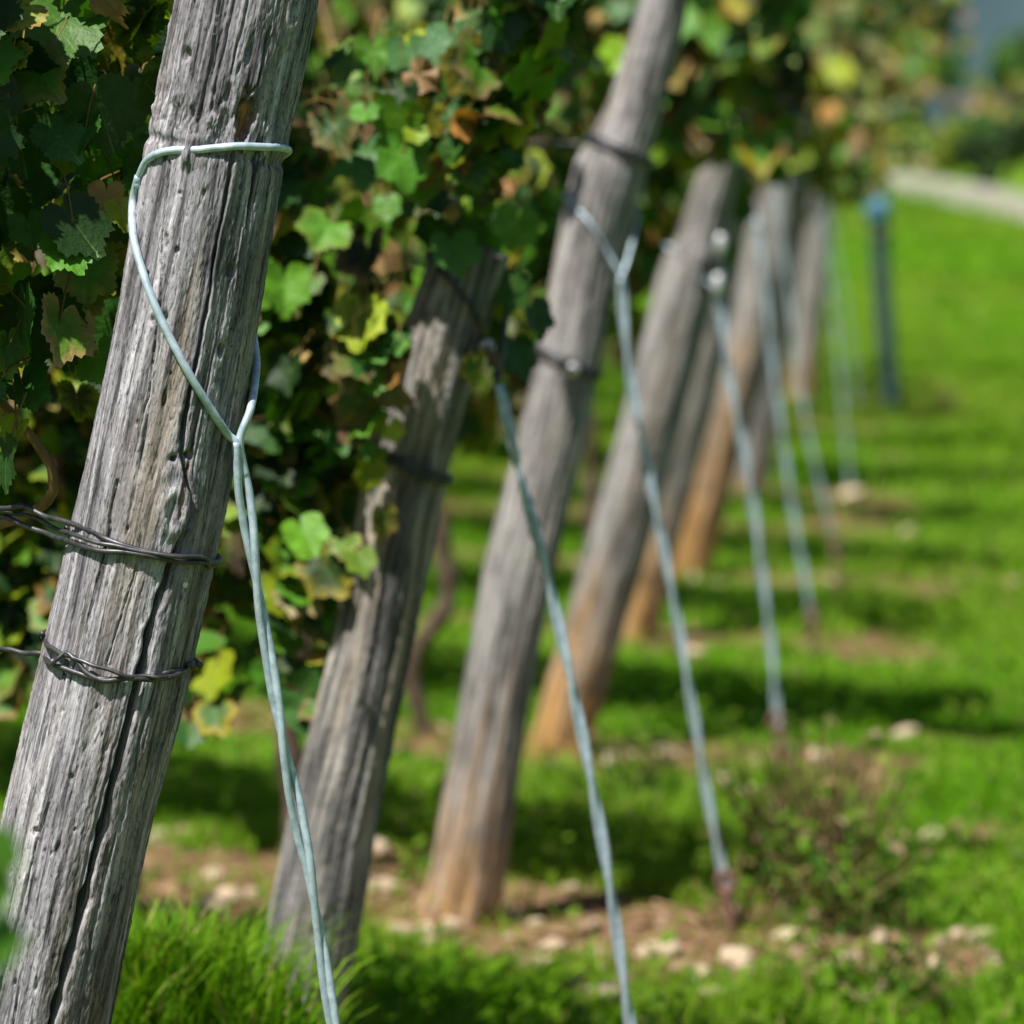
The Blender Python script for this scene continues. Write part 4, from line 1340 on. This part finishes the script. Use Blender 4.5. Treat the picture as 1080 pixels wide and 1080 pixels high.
# blurred shoot close to the camera at the left edge
r = np.random.default_rng(5)
d = 2.05
b = unproj(-60, 2800, d); b[2] = float(terrain(b[0], d))
root = empty('leafy_weed', b); tag(root, 'very blurred green weed close in front of the nearest post at the left edge', 'weed')
tp_ = np.array([b, unproj(-50, 1500, d), unproj(-45, 1050, d), unproj(-25, 900, d)])
tp_[0, 2] -= .03
mb = MB(); sp_ = resample(tp_, .03); sweep(mb, sp_, np.linspace(.005, .002, len(sp_)), 6, ); mb.A['tint'] = [np.tile([.08, .16, .02], (mb.n, 1))]; part(mb, 'stem', M['weed'], root)
mb = MB()
lp_ = np.array([unproj(-8, 895, d), unproj(-18, 935, d), unproj(-6, 985, d), unproj(-24, 1025, d), unproj(-60, 960, d)])
put_leaves(mb, T_MID, lp_, np.array([[.2, -1, .5]] * 5) + r.normal(0, .2, (5, 3)), np.array([[.4, 0, -1]] * 5), np.full(5, .019), np.tile([.06, .17, .012], (5, 1)), (np.zeros((5, 3)), np.zeros(5)), r)
part(mb, 'leaves', M['weed'], root)

# ------------------------------------------------------------------ far trees, shrubs, hill
def tree(px, dd, wpx, top_py, lab, c0, c1, seed, name='broadleaf_tree', cat='tree', trunk=True, n=2600, low=.0, ls=1.0):
    r = np.random.default_rng(seed)
    b = unproj(px, 300, dd); b[2] = float(terrain(b[0], dd))
    top = unproj(px, top_py, dd)[2]
    H = top - b[2]; W = wpx * dd / F / 2
    root = empty(name, b); tag(root, lab, cat)
    mb = MB()
    if trunk:
        sp_ = resample([b + [0, 0, -.2], b + [.03 * H, 0, H * .25], b + [0, 0, H * .6]], H * .05)
        sweep(mb, sp_, np.linspace(H * .03, H * .012, len(sp_)), 8)
        for q_ in range(6):
            s0 = sp_[r.integers(len(sp_) // 3, len(sp_))]; e = s0 + [r.normal(0, W * .5), r.normal(0, W * .5), r.uniform(.1, .3) * H]
            sweep(mb, resample([s0, (s0 + e) / 2 + [0, 0, .02 * H], e], H * .06), H * .008, 6)
        part(mb, 'trunk', M['bark'], root)
    mb = MB()
    nl = 11
    lob = np.stack([r.normal(0, W * .42, nl), r.normal(0, W * .4, nl), H * (low + (1 - low) * r.uniform(.18, .85, nl))], 1)
    lr = r.uniform(.3, .5, nl) * min(W, H * .6)
    k = r.integers(0, nl, n)
    dr = r.normal(0, 1, (n, 3)); dr /= np.linalg.norm(dr, axis=1)[:, None]
    C = b + lob[k] + dr * (lr[k] * r.uniform(.55, 1.08, n))[:, None]
    C[:, 2] = np.maximum(C[:, 2], b[2] + .02)
    kk = r.uniform(0, 1, (n, 1))
    cc = np.array(c0) * (1 - kk) + np.array(c1) * kk
    put_leaves(mb, T_LO, C, dr + [0, 0, .4] + r.normal(0, .4, (n, 3)), r.normal(0, .5, (n, 3)) + [0, 0, -1], r.uniform(.5, 1.2, n) * W * .09 * ls, cc, (cc, np.zeros(n)), r)
    part(mb, 'crown' if trunk else 'foliage', M['crown'], root)


tree(1068, 95, 130, 15, 'mid green broadleaf tree beyond the path at the right edge', (.05, .13, .02), (.09, .20, .03), 1)
tree(1150, 80, 150, -30, 'large dark tree beyond the path just past the right edge', (.02, .05, .012), (.05, .10, .02), 2)
tree(1090, 50, 120, 85, 'dark green shrub under the trees at the right edge', (.012, .035, .01), (.03, .07, .015), 3, 'shrub', 'shrub', False, 2000)
tree(1000, 58, 110, 128, 'yellow green shrub on the verge beyond the path', (.13, .19, .015), (.22, .28, .02), 4, 'shrub', 'shrub', False, 1500)
tree(945, 64, 80, 120, 'olive shrub on the verge behind the vine ends', (.10, .15, .015), (.17, .22, .02), 5, 'shrub', 'shrub', False, 1300)
tree(860, 70, 200, 60, 'dark tree behind the far vine rows', (.02, .06, .012), (.05, .11, .02), 6)
tree(700, 75, 220, 40, 'second dark tree behind the far vine rows', (.02, .06, .012), (.05, .11, .02), 7)

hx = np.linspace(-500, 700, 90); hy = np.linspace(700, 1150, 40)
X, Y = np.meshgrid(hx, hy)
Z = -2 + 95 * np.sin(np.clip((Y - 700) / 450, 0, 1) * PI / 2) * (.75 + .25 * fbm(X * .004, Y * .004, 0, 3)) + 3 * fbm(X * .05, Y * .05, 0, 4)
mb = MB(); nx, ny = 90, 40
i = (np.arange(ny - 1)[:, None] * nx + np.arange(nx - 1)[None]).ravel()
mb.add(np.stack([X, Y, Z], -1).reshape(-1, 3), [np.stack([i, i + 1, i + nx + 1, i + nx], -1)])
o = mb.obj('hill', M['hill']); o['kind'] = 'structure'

# ------------------------------------------------------------------ light, sky, camera
w = bpy.data.worlds.new('World'); S.world = w; w.use_nodes = True
nt = w.node_tree
sky = nt.nodes.new('ShaderNodeTexSky'); sky.sky_type = 'NISHITA'; sky.sun_disc = False
sky.sun_elevation = SUN_EL
sd = np.array([-math.sin(SUN_AZ) * math.cos(SUN_EL), -math.cos(SUN_AZ) * math.cos(SUN_EL), math.sin(SUN_EL)])
sky.sun_rotation = math.atan2(sd[0], sd[1])
bg = nt.nodes['Background']; bg.inputs['Strength'].default_value = .05
nt.links.new(sky.outputs[0], bg.inputs['Color'])
L = bpy.data.lights.new('sun', 'SUN'); L.energy = 5.0; L.angle = R(.53); L.color = (1, .955, .88)
lo = bpy.data.objects.new('sun', L); COL.objects.link(lo)
lo.rotation_euler = Vector(sd).to_track_quat('Z', 'Y').to_euler()
lo.location = (-8, -14, 20)

cd = bpy.data.cameras.new('camera'); cam = bpy.data.objects.new('camera', cd); COL.objects.link(cam)
cam.location = (0, 0, CAMZ); cam.rotation_euler = (PI / 2 - PITCH, 0, 0)
cd.sensor_width = 36; cd.lens = 36 * F / 1080
cd.clip_start = .1; cd.clip_end = 5000
cd.dof.use_dof = True; cd.dof.focus_distance = 3.86; cd.dof.aperture_fstop = 5.4
S.camera = cam
S.view_settings.view_transform = 'Standard'; S.view_settings.look = 'None'
S.view_settings.exposure = 0.70; S.view_settings.gamma = 1
S.cycles.max_bounces = 6; S.cycles.diffuse_bounces = 3; S.cycles.transparent_max_bounces = 4
S.cycles.use_denoising = True
